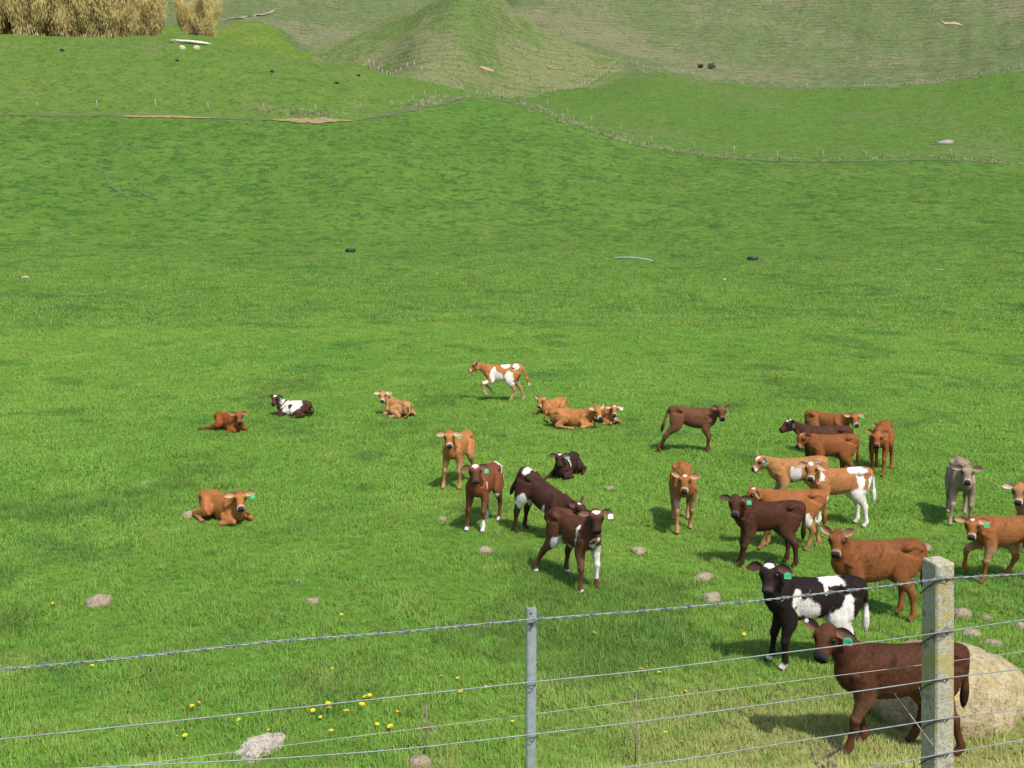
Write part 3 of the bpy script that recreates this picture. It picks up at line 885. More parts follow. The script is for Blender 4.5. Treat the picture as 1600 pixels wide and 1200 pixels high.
# ------------------------------------------------------------------ dandelions
M_YEL = simple_mat('dandelion_yellow', (0.88, 0.64, 0.010), .7, scale=200, var=.15)
M_STEM = simple_mat('dandelion_stem', (0.12, 0.22, 0.04), .7)
g = Geo(); g.tube([(0, 0, 0), (.004, 0, .05), (0, .003, .10)], .0018, 5, 1)
for k in range(26):
    a = 2.39996 * k; r = .021 * math.sqrt(k / 26); c = Vector((r * math.cos(a), r * math.sin(a), .104 - r * .25)); o_ = Vector((math.cos(a), math.sin(a), .35)).normalized()
    sd = Vector((-math.sin(a), math.cos(a), 0)) * .0042
    g.add([c - sd - o_ * .003, c + sd - o_ * .003, c + sd * .8 + o_ * .011, c - sd * .8 + o_ * .011], [(0, 1, 2, 3)], 0)
dand = g.build('dandelion', mats=[M_YEL, M_STEM], smooth=False)
dl = [(88, 944), (147, 1041), (158, 1117), (312, 1098), (306, 1104), (383, 1122), (279, 1148), (292, 1141), (296, 1149), (322, 1194), (414, 1004), (536, 962), (522, 1044), (428, 1137), (452, 1118),
      (478, 1101), (493, 1110), (513, 1103), (516, 1113), (505, 1116), (544, 1117), (566, 1105), (576, 1090), (580, 1087), (595, 1097), (627, 1090), (621, 1109), (589, 1129), (617, 1138), (612, 1139),
      (717, 1059), (757, 1071), (769, 1062), (720, 1081), (801, 1125), (925, 991), (998, 1052), (1029, 1053), (1064, 1081), (1066, 1157), (1161, 990), (1162, 991), (520, 1143), (1590, 966), (691, 1057), (1038, 1145)]
big = {(516, 1113), (617, 1138), (544, 1117), (566, 1105), (513, 1103), (998, 1052)}
for i, (px, py) in enumerate(dl):
    o = dand if i == 0 else dand.copy()
    if i: COL.objects.link(o)
    p = hit(px, py)
    o.location = p + Vector((0, -.10, 0)); o.location.z = zat(o.location.x, o.location.y) - .005
    o.rotation_euler = (random.uniform(.0, .45), random.uniform(-.3, .3), random.uniform(0, 6))
    s = (.9 if (px, py) in big else random.uniform(.45, .72)); o.scale = (s * 1.1, s * 1.1, s)
    tag(o, 'yellow dandelion flower open in the near grass', 'flower', 'yellow dandelions in the near grass')

# dried thistles by the fence
M_DRYST = simple_mat('dry_thistle', (0.30, 0.25, 0.20), .9, scale=60, col2=(.16, .12, .09))
def thistle(px, py, h, label, back=0.0, heads=5, lean=0.0):
    p = hit(px, py); root = empty('dry_thistle', p)
    g = Geo(); top = Vector((lean, 0, h))
    g.tube([(0, 0, -.03), (.01, .01, h * .4), top], [.007, .006, .003], 5)
    for k in range(heads):
        hd = Geo()
        t = random.uniform(.42, .98); a = random.uniform(0, 6.28); L = random.uniform(.03, .09)
        b_ = Vector((lean * t, 0, h * t)); e = b_ + Vector((math.cos(a) * L, math.sin(a) * L * .6, L * .55))
        g.tube([b_, e], [.003, .002], 4)
        for _ in range(26):
            n = Vector((random.gauss(0, 1), random.gauss(0, 1), random.gauss(.3, .8))).normalized(); q_ = random.uniform(.010, .024)
            sd = n.orthogonal().normalized() * .0035
            hd.add([e - sd, e + sd, e + n * q_], [(0, 1, 2)])
        hd.build('seed_head', M_DRYST, root, smooth=False)
    for k in range(8):
        t = random.uniform(.3, .72); a = random.uniform(0, 6.28); b_ = Vector((lean * t, 0, h * t)); L = random.uniform(.04, .09)
        c = b_ + Vector((math.cos(a) * L * .5, math.sin(a) * L * .4, .01)); e = b_ + Vector((math.cos(a) * L, math.sin(a) * L * .6, -.05))
        sd = Vector((0, .0, .012))
        g.add([b_, c - sd, e, c + sd], [(0, 1, 2, 3)])
    g.build('stem', M_DRYST, root)
    tag(root, label, 'dried plant')
thistle(992, 1196, .60, 'tall dried thistle standing just right of the steel post', heads=7)
thistle(664, 1185, .48, 'thin dried stalk left of the steel post', heads=3, lean=.02)
thistle(1290, 1240, .26, 'dried thistle head under the nearest brown calf', heads=8)

# ------------------------------------------------------------------ the near fence
FN = Vector((math.sin(R(13.9)), -math.cos(R(13.9)), 0))       # towards the camera
FT = Vector((math.cos(R(13.9)), math.sin(R(13.9)), 0))
F0 = Vector((1.83, 4.19, 0))                                  # concrete post, face with the wires
def on_plane(px, py, off=0.0):
    r = ray(px, py); base = F0 - FN * off
    t = (base - CAMP).dot(FN) / r.dot(FN)
    return CAMP + r * t
M_GALV = simple_mat('galvanised_steel', (0.50, 0.55, 0.60), .42, .55, scale=25, col2=(.36, .41, .46))
M_WIRE = simple_mat('fence_wire', (0.26, 0.29, 0.29), .55, .3, scale=20, col2=(.17, .19, .19))
M_OLDW = simple_mat('dull_wire', (0.42, 0.42, 0.40), .6, .3, scale=20)
M_TIE = simple_mat('rusty_tie_and_shadow', (0.05, 0.05, 0.055), .6, .4)
froot = empty('wire_fence', F0 + Vector((0, 0, 1.5)))
FB = froot.location.copy()
def fpart(g, name, mat, smooth=True, parent=None):
    g.v = [v - FB for v in g.v]
    return g.build(name, mat, parent or froot, smooth)
# concrete post
m, nt, b = new_mat('post_concrete')
tc = nt.n('ShaderNodeTexCoord').outputs['Object']
n1 = nt.noise(tc, 60, 5, .7); n2 = nt.noise(tc, 9, 4, .6); n3 = nt.noise(tc, 180, 3, .7); n4 = nt.noise(tc, 4.2, 4, .65)
c = nt.mix(nt.mapr(n1, .35, .65), (.50, .47, .37), (.30, .285, .23))
c = nt.mix(nt.math('MULTIPLY', nt.mapr(n3, .56, .64), .8), c, (.66, .64, .56))
c = nt.mix(nt.math('MULTIPLY', nt.mapr(n4, .47, .58), .85), c, (.42, .355, .115))
c = nt.mix(nt.math('MULTIPLY', nt.mapr(n2, .57, .66), .7), c, (.17, .16, .12))
n5 = nt.noise(tc, 26, 4, .7)
c = nt.mix(nt.math('MULTIPLY', nt.mapr(n5, .60, .68), .6), c, (.13, .12, .08))
nt.l(c, b.inputs['Base Color']); b.inputs['Roughness'].default_value = .95
bp = nt.n('ShaderNodeBump', {'Height': nt.math('ADD', n1, n3), 'Strength': .8, 'Distance': .008}); nt.l(bp.outputs[0], b.inputs['Normal'])
M_POST = m
ptop = on_plane(1478, 884); zt = ptop.z; zb = zat(F0.x, F0.y) - .3
g = Geo(); W, D = .045, .053
bm = bmesh.new()
levels = np.linspace(zb, zt, 26)
def PF(z): return F0 + FT * (.022 + .068 * (zt - z))      # the post leans a little along the fence
def post_ring(z, k):
    w = W * (1 + .07 * (zt - z)); d = D * (1 + .07 * (zt - z)); ch = .008; out = []
    for sx, sy in ((-1, -1), (1, -1), (1, 1), (-1, 1)):
        for q in ((0, 1) if sx * sy > 0 else (1, 0)):
            xx = sx * (w - (ch if q else 0)); yy = sy * (d - (0 if q else ch))
            j = mnoise.noise(Vector((xx * 30, yy * 30, z * 14))) * .0022
            out.append(PF(z) + FT * (xx + j) - FN * (yy + D + j) + Vector((0, 0, z)))
    return out
rings = [post_ring(z, k) for k, z in enumerate(levels)]
top = post_ring(zt, 0); top = [v.lerp(PF(zt) - FN * D + Vector((0, 0, zt)), .06) + Vector((0, 0, .006 + random.uniform(-.002, .002))) for v in top]
rings.append(top)
vs = [v for r in rings for v in r]; fs = [(k * 8 + i, k * 8 + (i + 1) % 8, (k + 1) * 8 + (i + 1) % 8, (k + 1) * 8 + i) for k in range(len(rings) - 1) for i in range(8)]
fs.append(tuple((len(rings) - 1) * 8 + i for i in range(8)))
g.add(vs, fs)
op = fpart(g, 'concrete_post', M_POST, smooth=False)
tag(op, 'square concrete post with lichen stains')
cw = [905, 988, 1060, 1123, 1178]           # wire rows at the concrete post, in photo pixels
for py in cw:
    g = Geo()                               # tie wires round the post
    p = on_plane(1474, py + 1); e = PF(p.z).copy(); e.z = p.z
    c0 = e - FT * (W * (1 + .07 * (zt - p.z)) + .004)
    g.tube([p + FT * .022 + FN * .006 + Vector((0, 0, .004)), p + FT * .010 + FN * .010 - Vector((0, 0, .006)), p + FN * .011 + Vector((0, 0, .006)), p - FT * .012 + FN * .009, c0 + FN * .006, c0 - FN * .055 - Vector((0, 0, .05)), c0 - FN * .100 - Vector((0, 0, .095))], .0028, 5)
    fpart(g, 'tie_wire', M_TIE)
#(g, 'tie_wire', M_TIE, parent=None)
# steel post: folded galvanised channel with rounded top
s0 = on_plane(831, 1060, .01); s0.z = 0
st = on_plane(830, 950, .01).z; sb = zat(s0.x, s0.y) - .3
hw, dp, th = .0195, .026, .003
prof = [(-hw, dp), (-hw, .006), (-hw + .006, 0), (-.004, 0), (-.004, .004), (.004, .004), (.004, 0), (hw - .006, 0), (hw, .006), (hw, dp), (hw - th, dp), (hw - th, .008), (.006, .008), (-.006, .008), (-hw + th, .008), (-hw + th, dp)]
prof = [(-hw, dp), (-hw, .005), (-hw + .005, 0), (-.006, -.001), (.006, -.001), (hw - .005, 0), (hw, .005), (hw, dp), (hw - th, dp), (hw - th, .006), (-hw + th, .006), (-hw + th, dp)]
g = Geo(); rings = []
for z, sh in ((sb, 1), (st - .014, 1), (st - .005, .92), (st, .72)):
    rings.append([s0 + FT * (x_ * sh) - FN * y_ + Vector((0, 0, z)) for x_, y_ in prof])
n = len(prof)
vs = [v for r in rings for v in r]
fs = [(k * n + i, k * n + (i + 1) % n, (k + 1) * n + (i + 1) % n, (k + 1) * n + i) for k in range(3) for i in range(n)] + [tuple(3 * n + i for i in range(n))]
g.add(vs, fs)
sp = fpart(g, 'steel_post', M_GALV, smooth=False); tag(sp, 'narrow galvanised steel post with rounded top')
g = Geo(); c0 = s0 + Vector((0, 0, st - .022)) + FN * .0025
g.tube([c0 - FT * .005, c0 - FT * .005 - FN * .004], .004, 8)
for py in (967, 1065, 1147):
    p = on_plane(831, py + 6, 0); g.tube([p + FT * -.012 + FN * .002 + Vector((0, 0, -.008)), p + FN * .005 + Vector((0, 0, -.014)), p + FT * .014 + FN * .003 + Vector((0, 0, .006))], .0022, 5)
p = on_plane(829, 976); g.add([p + FN * .003 + FT * x_ + Vector((0, 0, z_)) for x_, z_ in ((-.010, .006), (.002, -.012), (.012, .010))], [(0, 1, 2)])  # dark triangle added as the shadow under the top clip
fpart(g, 'clip', M_TIE)
# wires
def sampled(pix, off=0.0, n=60):
    P = [on_plane(px, py, off) for px, py in pix]
    # extend at both ends
    P = [P[0] + (P[0] - P[1]).normalized() * 1.2] + P + [P[-1] + (P[-1] - P[-2]).normalized() * 1.5]
    L = [0]
    for a, b_ in zip(P[:-1], P[1:]): L.append(L[-1] + (b_ - a).length)
    out = []
    for s in np.linspace(0, L[-1], n):
        j = max(0, min(len(P) - 2, int(np.searchsorted(L, s)) - 1))
        out.append(P[j].lerp(P[j + 1], (s - L[j]) / (L[j + 1] - L[j])))
    # light smoothing of kinks
    for _ in range(2):
        out = [out[0]] + [(out[i - 1] + out[i] * 2 + out[i + 1]) / 4 for i in range(1, len(out) - 1)] + [out[-1]]
    return out
top = sampled([(0, 1046), (200, 1028), (415, 1003), (620, 988), (826, 968), (1000, 955), (1200, 937), (1400, 914), (1470, 904), (1600, 897)], -.006, 460)
g = Geo(); A, B = [], []
for i, p in enumerate(top):
    t = (top[min(i + 1, len(top) - 1)] - top[max(0, i - 1)]).normalized(); u = t.cross(FN).normalized(); v_ = t.cross(u)
    a = i * 1.15
    A.append(p + (u * math.cos(a) + v_ * math.sin(a)) * .0026); B.append(p - (u * math.cos(a) + v_ * math.sin(a)) * .0026)
g.tube(A, .0022, 5); g.tube(B, .0022, 5)
bw = fpart(g, 'barbed_wire', M_WIRE); tag(bw, 'twisted two strand barbed wire along the top')
acc = 0
for i in range(1, len(top)):
    acc += (top[i] - top[i - 1]).length
    if acc > .098:
        acc = random.uniform(-.006, .006); p = top[i]; t = (top[i] - top[i - 1]).normalized(); u = t.cross(FN).normalized(); v_ = t.cross(u)
        ph = random.uniform(0, 3); g = Geo()
        coil = [p + t * (-.009 + .018 * k / 14) + (u * math.cos(ph + k * 1.0) + v_ * math.sin(ph + k * 1.0)) * .0072 for k in range(15)]
        g.tube(coil, .0019, 4)
        for s, q in ((-1, coil[0]), (1, coil[-1]), (-1, coil[3]), (1, coil[-4])):
            dirv = (u * random.uniform(-1, 1) + v_ * random.uniform(-.8, .8) + t * s * .5).normalized()
            g.tube([q, q + dirv * .017], [.0020, .0009], 4)
        fpart(g, 'barb', M_WIRE, parent=bw)
for pix in ([(0, 1155), (240, 1130), (480, 1104), (826, 1066), (1000, 1049), (1200, 1023), (1441, 993), (1470, 988), (1600, 968)],
            [(190, 1197), (440, 1188 - 3), (640, 1166 + 4), (826, 1148), (1000, 1128), (1200, 1100), (1441, 1066), (1470, 1060), (1600, 1045)],
            [(940, 1204), (1100, 1182), (1200, 1165), (1320, 1147), (1441, 1128), (1470, 1123), (1600, 1108)],
            [(1320, 1206), (1400, 1193), (1450, 1182), (1470, 1178), (1600, 1156)]):
    g = Geo(); g.tube(sampled(pix, -.004, 70), .0027, 6)
    fpart(g, 'plain_wire', M_WIRE)
g = Geo(); g.tube(sampled([(180, 1199), (420, 1168), (630, 1141), (800, 1120), (1010, 1093), (1200, 1069), (1441, 1039), (1600, 1018)], .22, 50), .0013, 5)
fpart(g, 'electric_wire', M_OLDW)
g = Geo(); q = on_plane(1462, 1165, -.004) - FT * .012
g.tube([q, on_plane(1397, 1083, .20)], .0024, 5); g.tube([q + Vector((0, 0, .004)), on_plane(1436, 1074, .20)], .0018, 5)
fpart(g, 'outrigger', M_OLDW)
tag(froot, 'wire fence with barbed top wire, steel post and concrete post', 'fence')

# ------------------------------------------------------------------ calves
m, nt, b = new_mat('calf_coat')
tc = nt.n('ShaderNodeTexCoord').outputs['Object']
mp = nt.n('ShaderNodeMapping'); nt.l(tc, mp.inputs[0]); mp.inputs['Scale'].default_value = (1.0, 1.6, .45)
f1 = nt.noise(mp.outputs[0], 55, 4, .7, .6); f2 = nt.noise(tc, 9, 4, .6); f3 = nt.noise(mp.outputs[0], 160, 2, .6)
cc = nt.n('ShaderNodeAttribute', attribute_name='coat').outputs['Color']
c = nt.mix(nt.math('MULTIPLY', nt.mapr(f1, .42, .62), .5), cc, nt.mix(1.0, cc, (.42, .40, .38), 'MULTIPLY'))
c = nt.mix(nt.math('MULTIPLY', nt.mapr(f2, .45, .65), .5), c, nt.mix(1.0, cc, (1.35, 1.28, 1.2), 'MULTIPLY'))
nt.l(c, b.inputs['Base Color'])
b.inputs['Roughness'].default_value = .7
b.inputs['Specular IOR Level'].default_value = .10
bp = nt.n('ShaderNodeBump', {'Height': nt.math('ADD', nt.math('MULTIPLY', f1, 1.0), nt.math('MULTIPLY', f3, .6)), 'Strength': .30, 'Distance': .006})
nt.l(bp.outputs[0], b.inputs['Normal'])
M_COAT = m
m, nt, b = new_mat('eye_gloss'); b.inputs['Base Color'].default_value = (.008, .006, .005, 1); b.inputs['Roughness'].default_value = .12
M_EYE = m
M_TAG = simple_mat('green_tag', (0.045, 0.42, 0.18), .45, var=.05)
M_TAGW = simple_mat('white_tag', (0.72, 0.78, 0.74), .45, var=.05)
M_INK = simple_mat('tag_ink', (0.012, 0.10, 0.05), .6, var=.02)

def cr(P, n):
    """Catmull-Rom resample of rows P (k x m) to n rows"""
    P = np.asarray(P, float); k = len(P)
    E = np.vstack([2 * P[0] - P[1], P, 2 * P[-1] - P[-2]])
    s = np.linspace(0, k - 1 - 1e-9, n); i = s.astype(int); t = (s - i)[:, None]
    p0, p1, p2, p3 = E[i], E[i + 1], E[i + 2], E[i + 3]
    return .5 * (2 * p1 + (p2 - p0) * t + (2 * p0 - 5 * p1 + 4 * p2 - p3) * t ** 2 + (3 * p1 - p0 - 3 * p2 + p3) * t ** 3)

class Body:
    def __init__(s): s.v, s.f, s.part, s.u = [], [], [], []
    def loft(s, rows, upref, part, n=16, res=None, sq=1.0, k_=1.0):
        """rows: x y z hw hh"""
        rows = cr(rows, res) if res else np.asarray(rows, float)
        k = len(rows); base = len(s.v)
        C = [Vector(r[:3]) for r in rows]
        for i in range(k):
            t = (C[min(i + 1, k - 1)] - C[max(i - 1, 0)]).normalized()
            up = upref[i] if isinstance(upref, list) else upref
            lf = up.cross(t)
            if lf.length < 1e-4: lf = Vector((0, 1, 0))
            lf.normalize(); uu = t.cross(lf)
            hw, hh = max(.004, rows[i][3] * k_), max(.004, rows[i][4] * k_)
            for j in range(n):
                a = 2 * math.pi * j / n
                ca, sa = math.cos(a), math.sin(a)
                ca = math.copysign(abs(ca) ** sq, ca); sa = math.copysign(abs(sa) ** sq, sa)
                s.v.append(C[i] + lf * (ca * hw) + uu * (sa * hh)); s.part.append(part); s.u.append(i / (k - 1))
        for i in range(k - 1):
            for j in range(n):
                s.f.append((base + i * n + j, base + i * n + (j + 1) % n, base + (i + 1) * n + (j + 1) % n, base + (i + 1) * n + j))
        s.f.append(tuple(base + j for j in reversed(range(n)))); s.f.append(tuple(base + (k - 1) * n + j for j in range(n)))

def ik(a, c, l1, l2, bend):
    d = c - a; L = d.length
    k = max(1.0, L / ((l1 + l2) * .995)); l1 *= k; l2 *= k
    t = d.normalized(); x = (l1 * l1 - l2 * l2 + L * L) / (2 * L)
    hgt = math.sqrt(max(0, l1 * l1 - x * x))
    bd = bend - t * bend.dot(t); bd.normalize()
    return a + t * x + bd * hgt

TORSO = [(-.515, .685, .055, .085), (-.495, .678, .098, .145), (-.44, .670, .128, .178), (-.33, .655, .146, .192), (-.19, .640, .134, .184), (-.03, .610, .168, .214), (.12, .602, .170, .226),
         (.24, .612, .146, .218), (.36, .628, .130, .194), (.44, .642, .096, .145), (.49, .650, .050, .08)]

def sock_default(): return {}

def make_calf(px, py, head, spec):
    """px,py: ground point under the body; head: heading in degrees (0 right, 180 left, -90 to the camera)"""
    S = dict(scale=1.0, pose='stand', face=0.0, fpitch=48.0, nel=52.0, nyaw=None, nlen=.30, pitch=0.0, roll=0.0, feet={}, lift={}, ear=0.0, tail=0.0, vox=.0115, tag=None, tagtext=None,
             lift_body=0.0, absface=None, len=.87, earturn=.2, girth=.82, hair=None)
    S.update(spec)
    p = hit(px, py)
    rnd = random.Random(int(px * 31 + py))
    root = empty('calf', p, R(head), S['scale'])
    tocam = math.degrees(math.atan2(-p.y, -p.x))
    fy = S['absface'] if S['absface'] is not None else tocam + S['face']
    hy = (fy - head + 180) % 360 - 180                 # face yaw in the body frame
    ny = S['nyaw'] if S['nyaw'] is not None else max(-62, min(62, hy * .55))
    B = Body()
    lying = S['pose'] == 'lie'
    # torso frame
    if lying:
        side = S.get('lieside', 1)
        MT = Matrix.Translation((0, 0, .195 - .632)) if True else None
        MT = Matrix.Translation((0, 0, .163)) @ Matrix.Rotation(R(8 * side), 4, 'X') @ Matrix.Rotation(R(S['pitch']), 4, 'Y') @ Matrix.Translation((0, 0, -.632))
    else:
        MT = Matrix.Translation((0, 0, .632 + S['lift_body'])) @ Matrix.Rotation(R(S['roll']), 4, 'X') @ Matrix.Rotation(R(S['pitch']), 4, 'Y') @ Matrix.Translation((0, 0, -.632))
    MI = MT.inverted()
    KL = S['len']; KA = (KL + 1) / 2
    T = lambda x, y, z: MT @ Vector((x * KL, y, z))
    upv = (MT.to_3x3() @ Vector((0, 0, 1))).normalized()
    fwd = (MT.to_3x3() @ Vector((1, 0, 0))).normalized()
    bulge = rnd.uniform(.95, 1.06)
    rows = [(*T(x, 0, z + hh * (1 - S['girth'])), hw * bulge * .92 * (.5 + .5 * S['girth']), hh * S['girth']) for x, z, hw, hh in TORSO]
    B.loft(rows, upv, 0, 24, 44, .88)
    # spine ridge and pin bones give the back its angular line
    B.loft([(*T(-.49, 0, .80), .03, .03), (*T(-.40, 0, .832), .04, .025), (*T(-.25, 0, .822), .05, .03), (*T(0, 0, .806), .05, .03), (*T(.22, 0, .815), .05, .03), (*T(.34, 0, .80), .04, .03)], upv, 0, 10, 16)
    for sy in (1, -1):
        B.loft([(*T(-.25, sy * .085, .765), .03, .03), (*T(-.29, sy * .118, .788), .034, .032), (*T(-.36, sy * .085, .795), .03, .03), (*T(-.48, sy * .07, .755), .034, .038)], upv, 0, 8, 8)
    for sy in (1, -1):
        B.loft([(*T(.20, sy * .075, .80), .022, .03), (*T(.27, sy * .115, .70), .03, .05), (*T(.33, sy * .128, .60), .035, .05)], fwd, 0, 8, 8)
    # legs
    feetdef = {'fl': (.27, .095), 'fr': (.27, -.095), 'hl': (-.37, .105), 'hr': (-.37, -.105)}
    partid = {'fl': 3, 'fr': 4, 'hl': 5, 'hr': 6}
    X = Vector((1, 0, 0)); Z = Vector((0, 0, 1))
    for nm in ('fl', 'fr', 'hl', 'hr'):
        sy = 1 if nm[1] == 'l' else -1
        dx, dy = S['feet'].get(nm, (rnd.uniform(-.05, .05), rnd.uniform(-.015, .015)))[:2]
        lf = S['lift'].get(nm, 0.0)
        if not lying:
            fx, fy_ = feetdef[nm][0] * KL + dx, feetdef[nm][1] + dy
            if nm[0] == 'f':
                sh = T(.30 + dx * .12, sy * .095, .66); el = T(.255 + dx * .25, sy * .112, .475)
                ank = Vector((fx - .012, fy_, .085 + lf)); toe = Vector((fx + .03, fy_, .012 + lf))
                if lf > .05: ank = Vector((fx, fy_, .10 + lf)); toe = Vector((fx - .05, fy_, .03 + lf))
                kn = ik(el, ank, .192, .200, X)
                rows = [(*sh, .060, .105), (*el, .060, .088), (*el.lerp(kn, .4), .052, .064), (*el.lerp(kn, .8), .041, .046), (*kn, .044, .049), (*kn.lerp(ank, .25), .031, .034), (*kn.lerp(ank, .62), .0255, .029), (*ank, .035, .038),
                        (*ank.lerp(toe, .5), .030, .033), (*ank.lerp(toe, .68), .033, .037), (*toe, .035, .043)]
            else:
                hp = T(-.33 + dx * .05, sy * .085, .70); sf = T(-.245 + dx * .40, sy * .118, .49)
                ank = Vector((fx - .012, fy_, .085 + lf)); toe = Vector((fx + .03, fy_, .012 + lf))
                if lf > .05: toe = Vector((fx - .04, fy_, .02 + lf))
                hk = ik(sf, ank, .222, .216, -X + Z * .2)
                rows = [(*hp, .080, .150), (*hp.lerp(sf, .55), .084, .148), (*sf, .074, .125), (*sf.lerp(hk, .4), .056, .088), (*sf.lerp(hk, .8), .040, .054), (*hk, .040, .057), (*hk.lerp(ank, .2), .033, .043), (*hk.lerp(ank, .6), .0265, .032), (*ank, .035, .040),
                        (*ank.lerp(toe, .5), .030, .033), (*ank.lerp(toe, .68), .033, .037), (*toe, .035, .043)]
            B.loft(rows, X, partid[nm], 12, 30, k_=.91)
        else:
            st = S['feet'].get(nm, 'fold')
            if nm[0] == 'f':
                sh = T(.30, sy * .09, .62); el = Vector((.20, sy * .15, .10))
                if st == 'out': kn = Vector((.42, sy * .17, .065)); ank = Vector((.60, sy * .19, .035)); toe = Vector((.67, sy * .19, .02))
                else: kn = Vector((.43, sy * .135, .07)); ank = Vector((.25, sy * .20, .035)); toe = Vector((.18, sy * .21, .025))
                rows = [(*sh, .05, .09), (*el, .05, .07), (*el.lerp(kn, .5), .042, .048), (*kn, .034, .036), (*kn.lerp(ank, .3), .026, .027), (*kn.lerp(ank, .7), .022, .024), (*ank, .028, .03), (*ank.lerp(toe, .6), .03, .032), (*toe, .03, .03)]
            else:
                hp = T(-.33, sy * .09, .66); sf = Vector((-.06, sy * .215, .165)); hk = Vector((-.40, sy * .20, .065)); ank = Vector((-.15, sy * .27, .035)); toe = Vector((-.07, sy * .275, .025))
                if st == 'out': hk = Vector((-.30, sy * .30, .07)); ank = Vector((-.52, sy * .38, .04)); toe = Vector((-.60, sy * .40, .03))
                if st == 'fwd': sf = Vector((-.08, sy * .21, .2)); hk = Vector((-.30, sy * .24, .06)); ank = Vector((-.02, sy * .32, .04)); toe = Vector((.06, sy * .33, .03))
                rows = [(*hp, .07, .13), (*hp.lerp(sf, .5), .075, .12), (*sf, .062, .085), (*sf.lerp(hk, .5), .045, .062), (*hk, .035, .042), (*hk.lerp(ank, .3), .028, .03), (*hk.lerp(ank, .7), .023, .025), (*ank, .028, .03), (*ank.lerp(toe, .6), .03, .032), (*toe, .03, .03)]
            B.loft(rows, Z if True else X, partid[nm], 12, 28)
    # neck
    ne = R(S['nel'] if not lying else S.get('nel_lie', S['nel']))
    nyr = R(ny)
    nd = Vector((math.cos(ne) * math.cos(nyr), math.cos(ne) * math.sin(nyr), math.sin(ne)))
    nb = T(.34, 0, .715)
    poll = nb + nd * S['nlen']
    # head frame
    hyr, hp_ = R(hy), R(S['fpitch'])
    hf = Vector((math.cos(hp_) * math.cos(hyr), math.cos(hp_) * math.sin(hyr), -math.sin(hp_)))
    hl = Z.cross(hf).normalized(); hu = hf.cross(hl)
    rl = R(S.get('hroll', 0.0)); hl, hu = hl * math.cos(rl) + hu * math.sin(rl), hu * math.cos(rl) - hl * math.sin(rl)
    HS = 1.06
    HX = .74
    def Hd(x, y, z): return poll + (hf * x * HX + hl * y + hu * z) * HS
    root_n = T(.22, 0, .66); mid_n = nb + fwd * .03
    nrow_ = [(*root_n, .095, .14), (*(nb.lerp(root_n, .35) + fwd * .02), .088, .150), (*(nb + nd * .05), .080, .135), (*(nb + nd * S['nlen'] * .5), .063, .098), (*(nb + nd * S['nlen'] * .85 - hu * .01), .058, .078), (*(poll - hu * .035 + hf * .03), .052, .062)]
    B.loft(nrow_, upv if abs(nd.z) < .93 else (upv - fwd * .5).normalized(), 1, 18, 22)
    hs = [(-.055, -.035, .035, .045), (-.03, -.022, .056, .066), (.01, -.018, .072, .078), (.055, -.022, .081, .084), (.10, -.028, .075, .078), (.145, -.036, .058, .064), (.19, -.044, .048, .054), (.225, -.048, .051, .050), (.255, -.050, .051, .047), (.276, -.051, .044, .039), (.284, -.051, .030, .026)]
    B.loft([(*Hd(x, 0, z), w * HS, h * HS) for x, z, w, h in hs], hu, 2, 20, 26, .90)
    # brow ridges, jaw, cheek
    for sy in (1, -1):
        B.loft([(*Hd(.03, sy * .052, .040), .016, .018), (*Hd(.065, sy * .060, .040), .020, .018), (*Hd(.10, sy * .052, .026), .014, .012)], hu, 2, 8, 6)
        B.loft([(*Hd(.0, sy * .045, -.07), .03, .035), (*Hd(.05, sy * .04, -.085), .03, .032), (*Hd(.13, sy * .028, -.085), .022, .022), (*Hd(.22, sy * .018, -.082), .018, .016)], hu, 2, 8, 8)
    # tail
    sw = S['tail']
    if lying: tl = [(*T(-.49, 0, .80), .026, .026), (*T(-.545, .02, .74), .022, .022), (*Vector((-.56, .06 + sw * .2, .14)), .016, .016), (*Vector((-.48, .18 + sw * .2, .04)), .022, .022)]
    else: tl = [(*T(-.46, 0, .815), .032, .032), (*T(-.515, 0, .785), .030, .030), (*(T(-.535, sw * .03, .70) - fwd * abs(sw) * .08), .025, .025), (*(T(-.538, sw * .08, .58) - fwd * abs(sw) * .2), .022, .022),
               (*(T(-.538, sw * .12, .48) - fwd * abs(sw) * .3), .030, .034), (*(T(-.535, sw * .14, .39) - fwd * abs(sw) * .36), .028, .030), (*(T(-.53, sw * .15, .33) - fwd * abs(sw) * .4), .008, .008)]
    B.loft(tl, X, 7, 10, 24)
    # one skin over everything
    me0 = bpy.data.meshes.new('tmp'); me0.from_pydata(B.v, [], B.f)
    o0 = bpy.data.objects.new('tmp', me0); COL.objects.link(o0)
    rm = o0.modifiers.new('r', 'REMESH'); rm.mode = 'VOXEL'; rm.voxel_size = S['vox']
    smm = o0.modifiers.new('s', 'SMOOTH'); smm.factor = .5; smm.iterations = 4
    dg = bpy.context.evaluated_depsgraph_get()
    me = bpy.data.meshes.new_from_object(o0.evaluated_get(dg))
    bpy.data.objects.remove(o0); bpy.data.meshes.remove(me0)
    nv = len(me.vertices); co = np.zeros(nv * 3, dtype=np.float32); me.vertices.foreach_get('co', co); co = co.reshape(-1, 3).astype(float)
    kd = KDTree(len(B.v))
    for i, v in enumerate(B.v): kd.insert(v, i)
    kd.balance()
    near = np.array([kd.find(Vector(c))[1] for c in co])
    part = np.array(B.part)[near]; u = np.array(B.u)[near]
    faces = [tuple(pl.vertices) for pl in me.polygons]
    bpy.data.meshes.remove(me)
    # ears (thin cupped leaves, same mesh)
    ev_, ef_, eu_, es_ = [], [], [], []
    tagpos = {}
